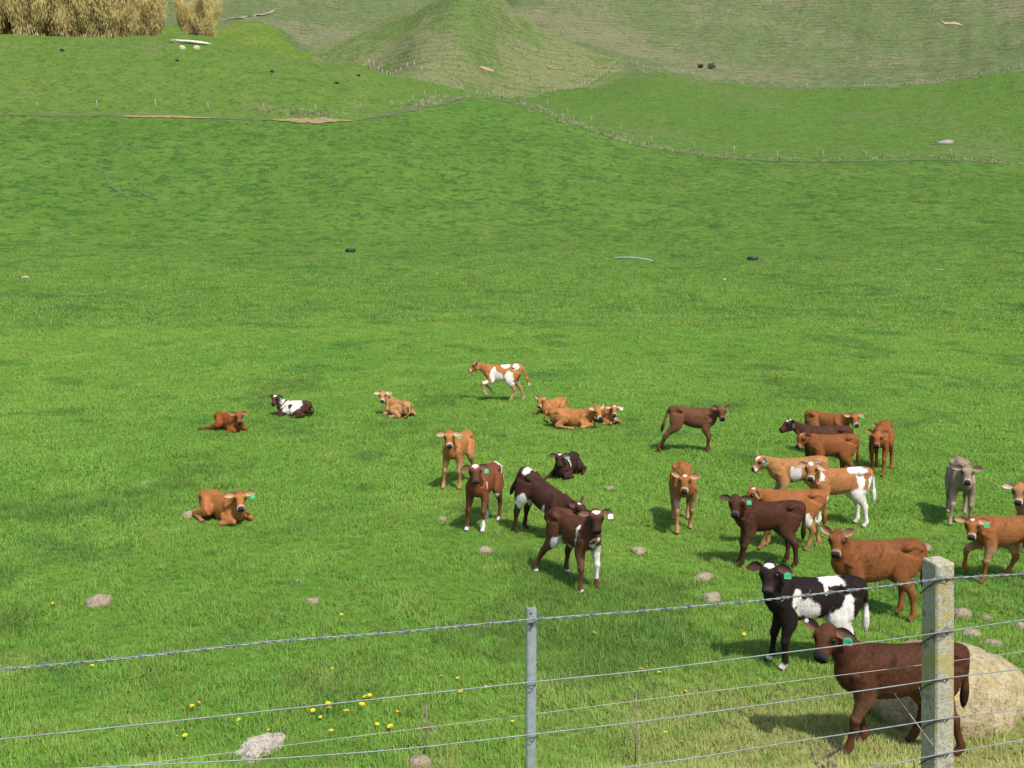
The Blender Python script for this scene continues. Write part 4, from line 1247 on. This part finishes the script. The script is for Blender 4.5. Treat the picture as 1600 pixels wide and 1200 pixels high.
    for sy in (1, -1):
        eb = Hd(.0, sy * .062, .018)
        ea = S['ear'] if not isinstance(S['ear'], tuple) else S['ear'][0 if sy == 1 else 1]
        ed = (hl * sy * math.cos(R(ea)) + Vector((0, 0, 1)) * math.sin(R(ea)) - Vector((math.cos(hyr), math.sin(hyr), 0)) * .15).normalized()
        hz_ = Vector((math.cos(hyr), math.sin(hyr), .12)) + hl * sy * S['earturn']; en = (hz_ - ed * hz_.dot(ed)).normalized()             # opening faces forward
        ew = en.cross(ed) * (1 if sy == 1 else -1)
        if ew.z < 0: ew = -ew
        nU, nW = 9, 7; b0 = len(ev_)
        for lay in (0, 1):
            for i in range(nU):
                t = i / (nU - 1); w = .043 * (math.sin(math.pi * min(1, (t * .84 + .16))) ** .85) * (1 if t < .999 else .25)
                for j in range(nW):
                    c = -1 + 2 * j / (nW - 1)
                    cup = (1 - c * c) * w * .42 * (1 - t * .5)
                    ps = eb + ed * (t * .140) + ew * (c * w - .012 * t * t) - en * cup - en * (.007 if lay else 0) + en * .012 + Vector((0, 0, -.016 * t * t))
                    ev_.append(ps); eu_.append(t); es_.append((lay, abs(c)))
        for lay in (0, 1):
            o_ = b0 + lay * nU * nW
            for i in range(nU - 1):
                for j in range(nW - 1):
                    q = (o_ + i * nW + j, o_ + i * nW + j + 1, o_ + (i + 1) * nW + j + 1, o_ + (i + 1) * nW + j)
                    ef_.append(q if lay else q[::-1])
        rim = [(i, 0) for i in range(nU)] + [(nU - 1, j) for j in range(1, nW)] + [(i, nW - 1) for i in range(nU - 2, -1, -1)] + [(0, j) for j in range(nW - 2, 0, -1)]
        for a, bq in zip(rim, rim[1:] + rim[:1]):
            ia = b0 + a[0] * nW + a[1]; ib = b0 + bq[0] * nW + bq[1]
            ef_.append((ia, ib, ib + nU * nW, ia + nU * nW))
        tagpos[sy] = (eb + ed * .090 - ew * .030 + en * .026, ed, en, ew)
    ne_ = len(ev_)
    faces += [tuple(i + nv for i in f) for f in ef_]
    allv = np.vstack([co, np.array([tuple(v) for v in ev_])])
    # --- coat colours (in torso / head coordinates, so the markings belong to the animal)
    c = S['coat']
    base = np.array(c['base']); col = np.tile(base, (nv + ne_, 1))
    MIa = np.array(MI)
    hb = co @ MIa[:3, :3].T + MIa[:3, 3]
    xb, yb, zb_ = hb[:, 0] / KL, hb[:, 1], hb[:, 2]
    hh = (zb_ - .615) / .215
    seed = rnd.uniform(0, 50)
    def wob(a, b2, f=9.0):
        return (np.sin(a * f + seed) * np.cos(b2 * f * .8 + seed * 2) + .6 * np.sin(a * f * 2.1 + b2 * f * 1.7 + seed * 3) + .35 * np.sin(a * f * 4.3 - b2 * f * 3.9 + seed)) / 1.6
    hx = (co - np.array(poll)) @ np.array([hf, hl, hu]).T / HS / np.array([HX, 1, 1])
    ph = part == 2; pn = part == 1; pl_ = (part >= 3) & (part <= 6); pt_ = part == 7; p0 = part == 0
    up = lambda msk, colr, k: col.__setitem__(slice(0, nv), col[:nv] * (1 - (msk * k)[:, None]) + np.array(colr)[None] * (msk * k)[:, None])
    sm = lambda v, a, b2: sstep((v - a) / (b2 - a))
    # belly and inner legs a little paler, spine / points darker
    if 'belly' in c: up(np.where(p0 | pn | (pl_ & (u < .35)), sm(-hh, .25, 1.0), 0), c['belly'], .75)
    if 'spine' in c: up(np.where(p0, sm(hh, .75, 1.05), 0), c['spine'], .6)
    lowleg = c.get('legs', tuple(base * .9)); up(np.where(pl_, sm(u, .30, .60), 0), lowleg, .85)
    up(np.where(pl_, sm(u, .40, .52) * (1 - sm(u, .56, .68)), 0), tuple(base * .55), .45)
    up(np.where(pt_, sm(u, .55, .75), 0), c.get('tailtip', tuple(base * .55)), .9)
    # dark dirt / licked marks on the flank
    dk = wob(xb * 1.6, hh * .5 + yb * 2, 17.0)
    up(np.where(p0 & (hh < .9), sm(dk, .42, .62) * sm(wob(xb * .7 + 3, hh * .2 + 1, 7.0), -.1, .3), 0), tuple(base * .38), c.get('marks', .55))
    tone = .5 + .5 * wob(xb * .5 + 1.3, hh * .1 + yb, 8.0)
    up(np.where(p0 | pn | pl_, tone, 0), tuple(base * .72), .45)
    up(np.where(p0 | pn, sm(hh, .55, 1.0), 0), tuple(base * .70), .5)
    # head
    hx0, hy0, hz0 = hx[:, 0], hx[:, 1], hx[:, 2]
    if 'face' in c: up(np.where(ph, sm(hx0, .02, .14), 0), c['face'], .8)
    if 'crown' in c: up(np.where(ph, sm(-hx0, -.07, .0) * sm(hz0, -.02, .03), 0), c['crown'], .8)
    eye_d = np.sqrt(((hx0 - .094) / .046) ** 2 + ((hz0 - .014) / .030) ** 2)
    up(np.where(ph & (np.abs(hy0) > .036), 1 - sm(eye_d, .6, 1.5), 0), tuple(base * .22), .85)
    ring_ = c.get('muzzle', None)
    if ring_ is not None: up(np.where(ph, sm(hx0, .195, .222), 0), ring_, .9)
    nose = c.get('nose', (.022, .019, .020))
    up(np.where(ph, sm(hx0 + hz0 * .35, .222, .236) * (1 - sm(np.abs(hy0), .034, .046)), 0), nose, .95)
    up(np.where(ph & (np.abs(np.abs(hy0) - .022) < .010) & (np.abs(hz0 + .045) < .012) & (hx0 > .25), 1.0, 0), (.004, .003, .003), 1)
    up(np.where(ph & (np.abs(hz0 + .078 - (hx0 - .2) * .12) < .007) & (hx0 > .17), 1.0, 0), tuple(base * .15), .85)
    # white markings
    white = np.array(c.get('white', (.70, .675, .63)))
    W_ = np.zeros(nv); rj = np.sin(co[:, 0] * 310 + seed) * np.sin(co[:, 2] * 190 + co[:, 1] * 270)
    for it in c.get('patch', []):
        x0, h0, rx, rh = it[:4]; sd = it[4] if len(it) > 4 else 'B'
        dd_ = np.sqrt(((xb - x0) / rx) ** 2 + ((hh - h0) / rh) ** 2) + .20 * wob(xb, hh * .19, 22.0) + .07 * rj
        mk = 1 - sm(dd_, .93, 1.05)
        if sd == 'L': mk = mk * (yb > .01)
        if sd == 'R': mk = mk * (yb < -.01)
        ok = p0 | ((pl_) & (u < .5)) | (pn & (xb < .36))
        W_ = np.maximum(W_, np.where(ok, mk, 0))
    for it in c.get('unpatch', []):
        x0, h0, rx, rh = it[:4]
        dd_ = np.sqrt(((xb - x0) / rx) ** 2 + ((hh - h0) / rh) ** 2) + .2 * wob(xb, hh * .19, 20.0)
        W_ = W_ * np.where(p0 | pl_, sm(dd_, .93, 1.07), 1)
    if 'rumpwhite' in c: W_ = np.maximum(W_, np.where(p0 | pl_, sm(-(xb + .05 * wob(hh * .2, yb, 20)), c['rumpwhite'], c['rumpwhite'] + .02) * (u < 2) * (hh > -.6), 0))
    if 'bellywhite' in c: W_ = np.maximum(W_, np.where((p0 | (pl_ & (u < .3))) & (np.abs(xb) < .42), sm(-(hh + .14 * wob(xb, yb, 14)), c['bellywhite'], c['bellywhite'] + .12), 0))
    if 'chestwhite' in c: W_ = np.maximum(W_, np.where((p0 | pn), sm(xb - .06 * np.abs(wob(hh * .2, yb, 18)) + (hh < -.1) * .02, c['chestwhite'], c['chestwhite'] + .03) * (hh < .25), 0))
    for nm, (ua, ub) in c.get('socks', {}).items():
        uu = u + .03 * wob(co[:, 0] * 2, co[:, 1] * 2, 25)
        W_ = np.maximum(W_, np.where(part == partid[nm], sm(uu, ua, ua + .03) * (1 - sm(uu, ub, ub + .03)), 0))
    if 'tailwhite' in c: W_ = np.maximum(W_, np.where(pt_, sm(u, c['tailwhite'], c['tailwhite'] + .06), 0))
    if 'star' in c:
        sx_, sr, sl = c['star']     # centre along the face, half width, half length
        dd_ = np.sqrt(((hx0 - sx_) / sl) ** 2 + (hy0 / (sr * (1.25 - sm(hx0, sx_ - sl, sx_ + sl) * .7))) ** 2) + .18 * wob(hx0 * 2, hy0 * 2, 24)
        W_ = np.maximum(W_, np.where(ph & (hz0 > 0.0), 1 - sm(dd_, .9, 1.08), 0))
    if 'spots' in c:
        for sx_, sy_, sr in c['spots']:
            W_ = np.maximum(W_, np.where(ph & (hz0 > -.02), 1 - sm(np.hypot(hx0 - sx_, hy0 - sy_) / sr + .15 * wob(hx0 * 2, hy0 * 2, 30), .9, 1.1), 0))
    up(W_, white, 1.0)
    hoof = c.get('hoof', (.05, .04, .035))
    up(np.where(pl_, sm(u, .925, .95), 0), hoof, .9)
    # ears
    et = np.array(eu_); lay = np.array([q[0] for q in es_]); cc_ = np.array([q[1] for q in es_])
    inner = np.array(c.get('earin', tuple(base * .55 + np.array((.12, .06, .04))))); rimc = np.array(c.get('earrim', tuple(base * .8)))
    ecol = np.where((lay == 0)[:, None], inner[None] * (1 - sm(cc_, .5, .95))[:, None] + rimc[None] * sm(cc_, .5, .95)[:, None], (base * .85)[None])
    col[nv:] = ecol
    # short hair: thin slivers lying back along the body, part of the same skin
    nh = S['hair'] or int(np.interp((p - CAMP).length * 1.0, [8, 26], [15000, 5000]))
    tri = np.array([f[:3] for f in faces if len(f) >= 3 and f[0] < nv])
    fi = rng.integers(0, len(tri), nh)
    A_, B_, C_ = allv[tri[fi, 0]], allv[tri[fi, 1]], allv[tri[fi, 2]]
    nrm_ = np.cross(B_ - A_, C_ - A_); nrm_ /= np.maximum(np.linalg.norm(nrm_, axis=1), 1e-9)[:, None]
    flow = np.tile(np.array([-.75, 0, -.65]), (nh, 1))
    ishead = (part[tri[fi, 0]] == 2)
    keep_ = ~(ishead & (hx0[tri[fi, 0]] > .19))
    flow[ishead] = -np.array(hf)[None] * .3 + np.array((0, 0, -.6))
    flow = flow + rng.normal(0, .22, (nh, 3))
    dir_ = flow - nrm_ * (flow * nrm_).sum(1)[:, None]; dir_ /= np.maximum(np.linalg.norm(dir_, axis=1), 1e-6)[:, None]
    sid_ = np.cross(nrm_, dir_)
    L_ = rng.uniform(.014, .030, nh) * np.where(ishead, .6, 1.0) * np.where(part[tri[fi, 0]] >= 3, .7, 1.0)
    w_ = rng.uniform(.0014, .0030, nh)
    base_ = A_ * .4 + B_ * .3 + C_ * .3 - nrm_ * .002
    tip_ = base_ + dir_ * L_[:, None] + nrm_ * (L_ * rng.uniform(.12, .40, nh))[:, None]
    hv_ = np.stack([base_ - sid_ * w_[:, None], base_ + sid_ * w_[:, None], tip_], 1)[keep_].reshape(-1, 3)
    hc_ = (col[tri[fi, 0]] * rng.uniform(.70, 1.20, (nh, 1)))[keep_]
    nb_ = len(allv)
    allv = np.vstack([allv, hv_]); col = np.vstack([col, np.repeat(hc_, 3, axis=0)])
    nk = len(hv_) // 3
    faces = faces + [(nb_ + 3 * q, nb_ + 3 * q + 1, nb_ + 3 * q + 2) for q in range(nk)]
    ntot = len(allv)
    mesh = bpy.data.meshes.new('body')
    mesh.from_pydata(allv.tolist(), [], faces)
    mesh.polygons.foreach_set('use_smooth', np.ones(len(mesh.polygons), dtype=bool))
    at = mesh.attributes.new('coat', 'FLOAT_COLOR', 'POINT')
    at.data.foreach_set('color', np.hstack([np.clip(col, 0, 1), np.ones((ntot, 1))]).astype(np.float32).ravel())
    mesh.materials.append(M_COAT); mesh.update()
    bo_ = bpy.data.objects.new('body', mesh); COL.objects.link(bo_); bo_.parent = root
    # eyes
    for sy in (1, -1):
        bm = bmesh.new(); bmesh.ops.create_uvsphere(bm, u_segments=12, v_segments=8, radius=.0200)
        me_ = bpy.data.meshes.new('eye'); bm.to_mesh(me_); bm.free(); me_.materials.append(M_EYE)
        me_.polygons.foreach_set('use_smooth', np.ones(len(me_.polygons), dtype=bool))
        e = bpy.data.objects.new('eye', me_); COL.objects.link(e); e.parent = root
        e.location = Hd(.092, sy * .0635, .016)
    # ear tags
    for sy, colr in (S['tag'] or ()):
        tp, ed, en, ew = tagpos[sy]
        nrm = (en * .8 + Vector((0, 0, .15)) - ed * .0).normalized(); dn = (Vector((0, 0, -1)) - nrm * Vector((0, 0, -1)).dot(nrm)).normalized(); sd = dn.cross(nrm)
        g = Geo(); c0 = tp + dn * .022
        pr = [(-.030, .030), (.030, .030), (.030, -.012), (.014, -.026), (-.014, -.026), (-.030, -.012)]
        if colr == 'button': pr = [(.016 * math.cos(a), .016 * math.sin(a)) for a in np.linspace(0, 6.283, 11)[:-1]]; c0 = tp + ew * .03
        fr = [c0 + sd * a + dn * b2 + nrm * .004 for a, b2 in pr]; bk = [c0 + sd * a + dn * b2 for a, b2 in pr]; n = len(pr)
        g.add(fr + bk, [tuple(range(n)), tuple(reversed(range(n, 2 * n)))] + [(i, i + n, (i + 1) % n + n, (i + 1) % n) for i in range(n)])
        tg = g.build('ear_tag', M_TAG if colr == 'green' else M_TAGW, root, smooth=False)
        if S['tagtext'] and colr == 'green':
            cu = bpy.data.curves.new('t', 'FONT'); cu.body = S['tagtext']; cu.size = .034; cu.align_x = 'CENTER'; cu.align_y = 'CENTER'; cu.offset = .0006
            to = bpy.data.objects.new('t', cu); COL.objects.link(to)
            dg = bpy.context.evaluated_depsgraph_get(); dg.update()
            tm = bpy.data.meshes.new_from_object(to.evaluated_get(dg))
            bpy.data.objects.remove(to)
            mt = Matrix((sd, -dn, nrm)).transposed().to_4x4()
            if mt.determinant() < 0: mt = Matrix((-sd, -dn, nrm)).transposed().to_4x4()
            mt.translation = c0 + nrm * .0055 + dn * .006
            tm.transform(mt); tm.materials.append(M_INK)
            no = bpy.data.objects.new('tag_number', tm); COL.objects.link(no); no.parent = tg
    tag(root, S['label'], 'calf', 'calves in the paddock')
    return root

# coats
def C(**k): return k
TAN = C(base=(.40, .175, .060), belly=(.50, .32, .17), legs=(.42, .24, .11), muzzle=(.62, .54, .44), earin=(.50, .34, .22), earrim=(.55, .40, .24), crown=(.30, .11, .035), marks=.35, hoof=(.20, .14, .08))
PALETAN = C(base=(.46, .235, .100), belly=(.60, .45, .30), legs=(.55, .38, .22), muzzle=(.66, .58, .48), earin=(.58, .46, .34), earrim=(.66, .56, .40), crown=(.34, .13, .05), marks=.15, hoof=(.25, .18, .10))
ORANGE = C(base=(.325, .125, .040), belly=(.46, .26, .12), legs=(.38, .18, .07), muzzle=(.55, .46, .36), earin=(.42, .25, .15), earrim=(.48, .30, .16), crown=(.24, .08, .025), marks=.5, hoof=(.14, .09, .05))
RED = C(base=(.255, .078, .022), belly=(.26, .10, .035), legs=(.24, .08, .025), earin=(.28, .13, .08), earrim=(.34, .14, .05), marks=.6, muzzle=(.30, .17, .11), hoof=(.07, .04, .03))
BROWN = C(base=(.122, .047, .022), belly=(.16, .085, .05), legs=(.11, .05, .03), earin=(.16, .09, .07), earrim=(.17, .08, .045), marks=.5, face=(.10, .04, .02), hoof=(.02, .016, .014))
DARK = C(base=(.060, .025, .0145), belly=(.10, .055, .035), legs=(.06, .03, .02), earin=(.12, .07, .055), earrim=(.09, .045, .03), marks=.5, hoof=(.018, .014, .013), tailtip=(.02, .014, .012))
BLACK = C(base=(.020, .013, .012), belly=(.03, .02, .018), legs=(.022, .014, .012), earin=(.085, .045, .035), earrim=(.05, .03, .022), marks=.2, face=(.035, .02, .016), hoof=(.012, .01, .01), nose=(.045, .042, .045))
def coat(src_, **k): d = dict(src_); d.update(k); return d
G, GR = (1, 'green'), None
calves = [
 # lying, far left
 (359, 673, -42, dict(pose='lie', scale=.96, face=6, fpitch=42, nel=48, nlen=.24, feet={'hl': 'fold', 'hr': 'out'}, ear=12, vox=.014, coat=coat(RED, face=(.20, .06, .02)), label='red brown calf lying down, leftmost of the resting calves')),
 (459, 650, 163, dict(pose='lie', scale=.94, face=-35, fpitch=38, nel=55, nlen=.25, feet={}, vox=.014, tag=(G,), coat=coat(DARK, base=(.075, .036, .023), star=(.03, .040, .045), patch=[(-.02, .25, .26, .85), (-.22, .75, .12, .35), (.30, .85, .06, .3)], unpatch=[(.02, .38, .065, .26), (-.30, -.35, .17, .5)]), label='brown calf lying with a large white side patch')),
 (622, 650, 128, dict(pose='lie', face=-8, fpitch=42, nyaw=70, nel=52, nlen=.30, feet={'hl': 'fold'}, ear=5, vox=.014, tag=(G,), coat=coat(PALETAN, belly=(.62, .50, .36)), label='pale tan calf lying with its back turned and face looking round')),
 (785, 627, 180, dict(scale=1.06, absface=186, fpitch=28, nel=24, nyaw=0, nlen=.31, pitch=1, lift_body=.0, tail=.35, ear=(40, 62), earturn=1.1, vox=.013,
      feet={'fl': (.17, 0.02), 'fr': (.02, 0), 'hl': (.13, 0), 'hr': (-.16, 0)}, lift={'fl': .13, 'fr': .14},
      coat=coat(TAN, patch=[(.22, .05, .10, .75), (.10, -.35, .14, .65), (-.16, -.30, .13, .75), (-.10, .95, .13, .22), (-.36, .85, .09, .3), (-.06, -.85, .2, .4)], socks={'fl': (.18, .34)}, bellywhite=.75, star=(.02, .03, .04), tailwhite=.75, legs=(.56, .40, .25)),
      label='tan and white calf running left across the grass')),
 (864, 646, 226, dict(pose='lie', scale=.9, face=-25, fpitch=48, nel=46, nlen=.24, ear=50, vox=.014, coat=coat(TAN), label='orange tan calf lying behind the two tan calves, facing left')),
 (893, 667, -6, dict(pose='lie', face=30, fpitch=40, nel=30, nlen=.28, feet={'hr': 'fwd'}, ear=(45, 30), vox=.014, scale=1.05, coat=coat(TAN), label='tan calf stretched out lying sideways, head to the right')),
 (943, 661, -54, dict(pose='lie', scale=.93, face=4, fpitch=45, nel=55, nlen=.24, feet={}, vox=.014, tag=((1, 'white'),), coat=coat(TAN, star=(.02, .022, .03), chestwhite=.44), label='tan calf lying upright with a small white forehead spot')),
 (1082, 706, -8, dict(face=14, fpitch=38, nel=30, nlen=.29, pitch=3, lift_body=.0, feet={'fl': (.07, 0), 'fr': (.03, 0), 'hl': (-.24, 0), 'hr': (-.30, 0)}, ear=32, tail=-.25, vox=.013, coat=coat(BROWN, base=(.150, .064, .032), tailtip=(.02, .014, .012), muzzle=(.2, .12, .08)), label='brown calf stretching its hind legs back, alone near the centre right')),
 (717, 758, -110, dict(face=2, fpitch=48, nel=50, vox=.013, tag=(G,), ear=-2, feet={'fl': (.03, .03), 'fr': (.08, -.04), 'hl': (0, 0), 'hr': (0, 0)}, coat=coat(TAN, legs=(.44, .27, .13), socks={}), label='orange tan calf standing behind the reddish white rumped calf')),
 (757, 822, -112, dict(face=12, fpitch=40, nel=52, vox=.013, tag=(G,), ear=-8, feet={'fl': (.06, .01), 'fr': (.08, -.03), 'hl': (.05, 0), 'hr': (0, 0)}, coat=coat(BROWN, base=(.190, .066, .029), rumpwhite=.36, star=(.028, .045, .042), socks={'fl': (.55, .95), 'fr': (.74, .95), 'hl': (.76, .95), 'hr': (.65, .95)}, patch=[(-.02, -1.0, .16, .35), (.28, .2, .02, .25)], legs=(.10, .035, .018), nose=(.05, .04, .04), tailwhite=.2, hoof=(.4, .3, .25)), label='reddish brown calf with white forehead and white rump')),
 (886, 742, -116, dict(pose='lie', scale=.9, face=4, fpitch=42, nel=58, nlen=.25, feet={'fr': 'out'}, vox=.014, tag=(G,), coat=coat(DARK, base=(.045, .022, .017), star=(.015, .035, .025), patch=[(.15, .6, .02, .5)]), label='dark calf lying alone in the middle with white forehead')),
 (848, 838, -36, dict(absface=-40, fpitch=22, nel=-2, nyaw=0, nlen=.24, pitch=25, lift_body=-.07, feet={'fl': (.20, 0), 'fr': (.18, 0), 'hl': (-.04, 0), 'hr': (-.06, 0)}, ear=(60, 40), vox=.013, coat=coat(DARK, base=(.060, .026, .020), patch=[(-.22, -.75, .085, .55), (.16, -.5, .025, .5), (-.40, 1.0, .06, .2)], bellywhite=.85, star=(.03, .02, .03)), label='dark brown calf bowing its front end behind the brown calf')),
 (898, 912, -58, dict(face=10, fpitch=46, nel=58, vox=.012, tag=((1, 'white'),), ear=6, roll=3, feet={'fl': (.05, .02), 'fr': (.09, -.05), 'hl': (-.02, .02), 'hr': (-.24, -.08)}, coat=coat(BROWN, base=(.110, .046, .024), star=(.02, .045, .035), chestwhite=.43, socks={'fl': (.18, .62), 'fr': (.80, .93), 'hl': (.82, .93), 'hr': (.82, .93)}, patch=[(-.20, -.75, .10, .5), (.26, .35, .025, .45), (.22, -.1, .02, .22), (.36, -.9, .12, .5, 'L')], face=(.045, .02, .016), hoof=(.10, .08, .07)), label='brown calf with white chest and white tag, nearest the steel post')),
 (1066, 822, -94, dict(face=-6, fpitch=44, nel=26, vox=.013, ear=(14, 28), feet={'fr': (.16, -.01), 'fl': (-.08, 0), 'hl': (0, 0), 'hr': (.05, 0)}, coat=coat(ORANGE, legs=(.48, .30, .15), spots=[(.02, 0, .022)], belly=(.45, .33, .22)), label='orange calf walking straight at the camera, alone')),
 # the cluster on the right
 (1291, 712, -44, dict(scale=.95, face=28, fpitch=38, nel=28, ear=18, vox=.013, tag=(G,), coat=coat(ORANGE, base=(.285, .110, .036), marks=.6), label='orange brown calf at the back of the group, head to the right')),
 (1284, 742, 178, dict(earturn=.9, absface=188, fpitch=24, nel=34, nyaw=8, nlen=.33, ear=(18, 40), vox=.013, tag=(G,), coat=coat(DARK, base=(.078, .034, .021), spots=[(-.01, .01, .022), (.06, .01, .028)]), label='dark brown calf looking left in profile behind the red calf')),
 (1296, 753, 180, dict(scale=.95, earturn=.6, absface=212, fpitch=46, nel=25, nyaw=12, nlen=.24, ear=(25, 48), vox=.013, feet={'hl': (0, 0), 'hr': (.05, 0)}, coat=coat(RED, base=(.24, .085, .028), spots=[(.0, .0, .014)]), label='reddish brown calf between the dark profile calf and the white legged one')),
 (1374, 738, -118, dict(face=-2, fpitch=42, nel=8, nlen=.27, ear=42, vox=.013, feet={'fl': (.10, 0), 'fr': (-.04, 0), 'hl': (.0, .04), 'hr': (0, 0)}, coat=coat(RED, base=(.27, .092, .028)), label='small red calf at the right of the group facing the camera')),
 (1242, 798, 176, dict(absface=200, fpitch=38, nel=26, nyaw=10, nlen=.28, ear=(-5, 62), earturn=1.0, vox=.0125, scale=.96, pitch=4, tag=(G,), coat=coat(PALETAN, base=(.42, .205, .080), belly=(.55, .38, .22), patch=[(.03, -.05, .10, .55), (.10, .1, .04, .5), (-.28, .42, .11, .42)], star=(.055, .035, .065)), label='tan calf with a square white patch on its side, looking left')),
 (1233, 857, 178, dict(absface=192, fpitch=40, nel=26, nyaw=8, nlen=.24, ear=(-15, 55), earturn=1.0, vox=.0125, scale=.94, feet={'fl': (.17, 0), 'fr': (.05, 0), 'hl': (.10, 0), 'hr': (-.10, 0)}, coat=coat(ORANGE, spots=[(-.015, 0, .03)], patch=[(-.20, -.85, .10, .5)], legs=(.45, .26, .13)), label='orange calf resting its head over the dark brown calf')),
 (1308, 822, 184, dict(face=-2, fpitch=50, nel=46, nlen=.28, ear=(-20, -5), vox=.0125, feet={'fl': (.16, 0), 'fr': (.0, 0), 'hl': (-.04, 0), 'hr': (.0, 0)}, tail=.1, coat=coat(TAN, base=(.38, .170, .062), bellywhite=.62, socks={k: (.14, .95) for k in ('fl', 'fr', 'hl', 'hr')}, patch=[(-.28, .5, .06, .9), (-.26, -.7, .16, .55), (.36, .6, .06, .32), (-.25, .95, .16, .22), (-.47, -.2, .06, .9)], spots=[(.0, -.012, .030), (.03, 0, .026)], legs=(.72, .70, .66), tailwhite=.3, hoof=(.5, .4, .3)), label='tan calf with four white legs and white forehead')),
 (1196, 884, 182, dict(face=2, fpitch=48, nel=44, nlen=.28, ear=10, vox=.012, tag=(G,), scale=.98, feet={'fl': (.11, 0), 'fr': (.06, .0), 'hl': (-.02, 0), 'hr': (.03, 0)}, coat=coat(DARK, base=(.070, .029, .016), belly=(.14, .075, .045), muzzle=(.13, .09, .08)), label='dark brown calf standing side on, head turned, under the orange calf')),
 (1364, 966, 181, dict(face=-2, fpitch=48, nel=52, nlen=.27, ear=44, vox=.0115, girth=.96, scale=1.04, len=.93, feet={'hl': (-.02, 0), 'hr': (.03, 0), 'fl': (0, 0), 'fr': (.02, 0)}, coat=coat(ORANGE, base=(.215, .082, .028), belly=(.30, .14, .06), legs=(.30, .125, .045), crown=(.12, .05, .025), face=(.22, .085, .03), muzzle=(.34, .26, .21), marks=.75, tailtip=(.03, .015, .01), earin=(.30, .16, .10)), label='plain orange brown calf behind the black and white one, ears pricked')),
 (1264, 1042, 180, dict(face=-2, fpitch=48, nel=58, nlen=.29, ear=-4, vox=.0115, tag=(G,), tagtext='117', girth=.83, scale=1.07, feet={'fl': (.02, 0), 'fr': (.09, 0), 'hl': (.0, 0), 'hr': (.03, 0)}, tail=.05,
      coat=coat(BLACK, star=(.012, .045, .035), patch=[(.20, .35, .045, .38), (.10, -.05, .11, .42), (.03, -.60, .09, .65), (-.24, -.55, .13, .60), (-.31, .0, .06, .60), (-.17, .98, .13, .16), (-.10, .75, .02, .25), (-.34, -1.2, .05, .5)], unpatch=[(-.06, -.7, .05, .35)], socks={'fl': (.70, .90), 'fr': (.72, .86)}, tailwhite=.45, chestwhite=.475), label='black and white calf with green tag facing the camera')),
 (1395, 1172, 181, dict(face=-14, fpitch=38, nel=46, nlen=.34, nyaw=12, ear=(6, 26), vox=.0105, girth=.90, scale=1.08, len=.95, tag=(G, (-1, 'button')), tagtext='106', feet={'fl': (.12, 0), 'fr': (-.06, 0), 'hl': (-.10, 0), 'hr': (.16, 0)},
      coat=coat(BROWN, base=(.086, .034, .0175), belly=(.20, .11, .055), legs=(.125, .052, .028), spine=(.03, .015, .012), muzzle=(.035, .03, .03), tailtip=(.022, .013, .011), marks=.8), label='dark brown calf walking behind the concrete post, nearest of all')),
 (1497, 812, -106, dict(face=6, fpitch=44, nel=34, nlen=.28, ear=10, vox=.0125, feet={'fl': (.03, .02), 'fr': (.12, -.06), 'hl': (0, .02), 'hr': (0, 0)}, coat=coat(PALETAN, base=(.31, .235, .170), belly=(.46, .36, .27), legs=(.36, .26, .18), crown=(.22, .13, .08), earin=(.16, .10, .08), earrim=(.42, .33, .24), muzzle=(.5, .43, .36)), label='greyish fawn calf facing the camera at the right')),
 (1628, 864, 192, dict(face=0, fpitch=48, nel=44, ear=4, vox=.0125, coat=coat(PALETAN, base=(.36, .19, .09), belly=(.5, .38, .26)), label='tan calf cut off by the right edge of the photo')),
 (1566, 908, 181, dict(face=4, fpitch=46, nel=22, nlen=.29, ear=10, vox=.0115, scale=.95, tag=(G,), feet={'fl': (.06, 0), 'fr': (.20, -.02), 'hl': (-.20, 0), 'hr': (.22, 0)}, lift={'fr': .07}, coat=coat(ORANGE, base=(.285, .110, .036), belly=(.50, .32, .18), crown=(.15, .05, .02), spots=[(.01, .0, .022)], legs=(.30, .12, .045)), label='orange calf stepping past the concrete post at the right')),
 (350, 812, -38, dict(pose='lie', face=4, fpitch=42, nel=50, nlen=.25, ear=6, vox=.0135, scale=1.05, tag=(G,), coat=coat(ORANGE, base=(.37, .150, .050), belly=(.45, .24, .11)), label='orange tan calf lying alone at the lower left')),
]
for px, py, hd, sp in calves:
    make_calf(px, py, hd, sp)
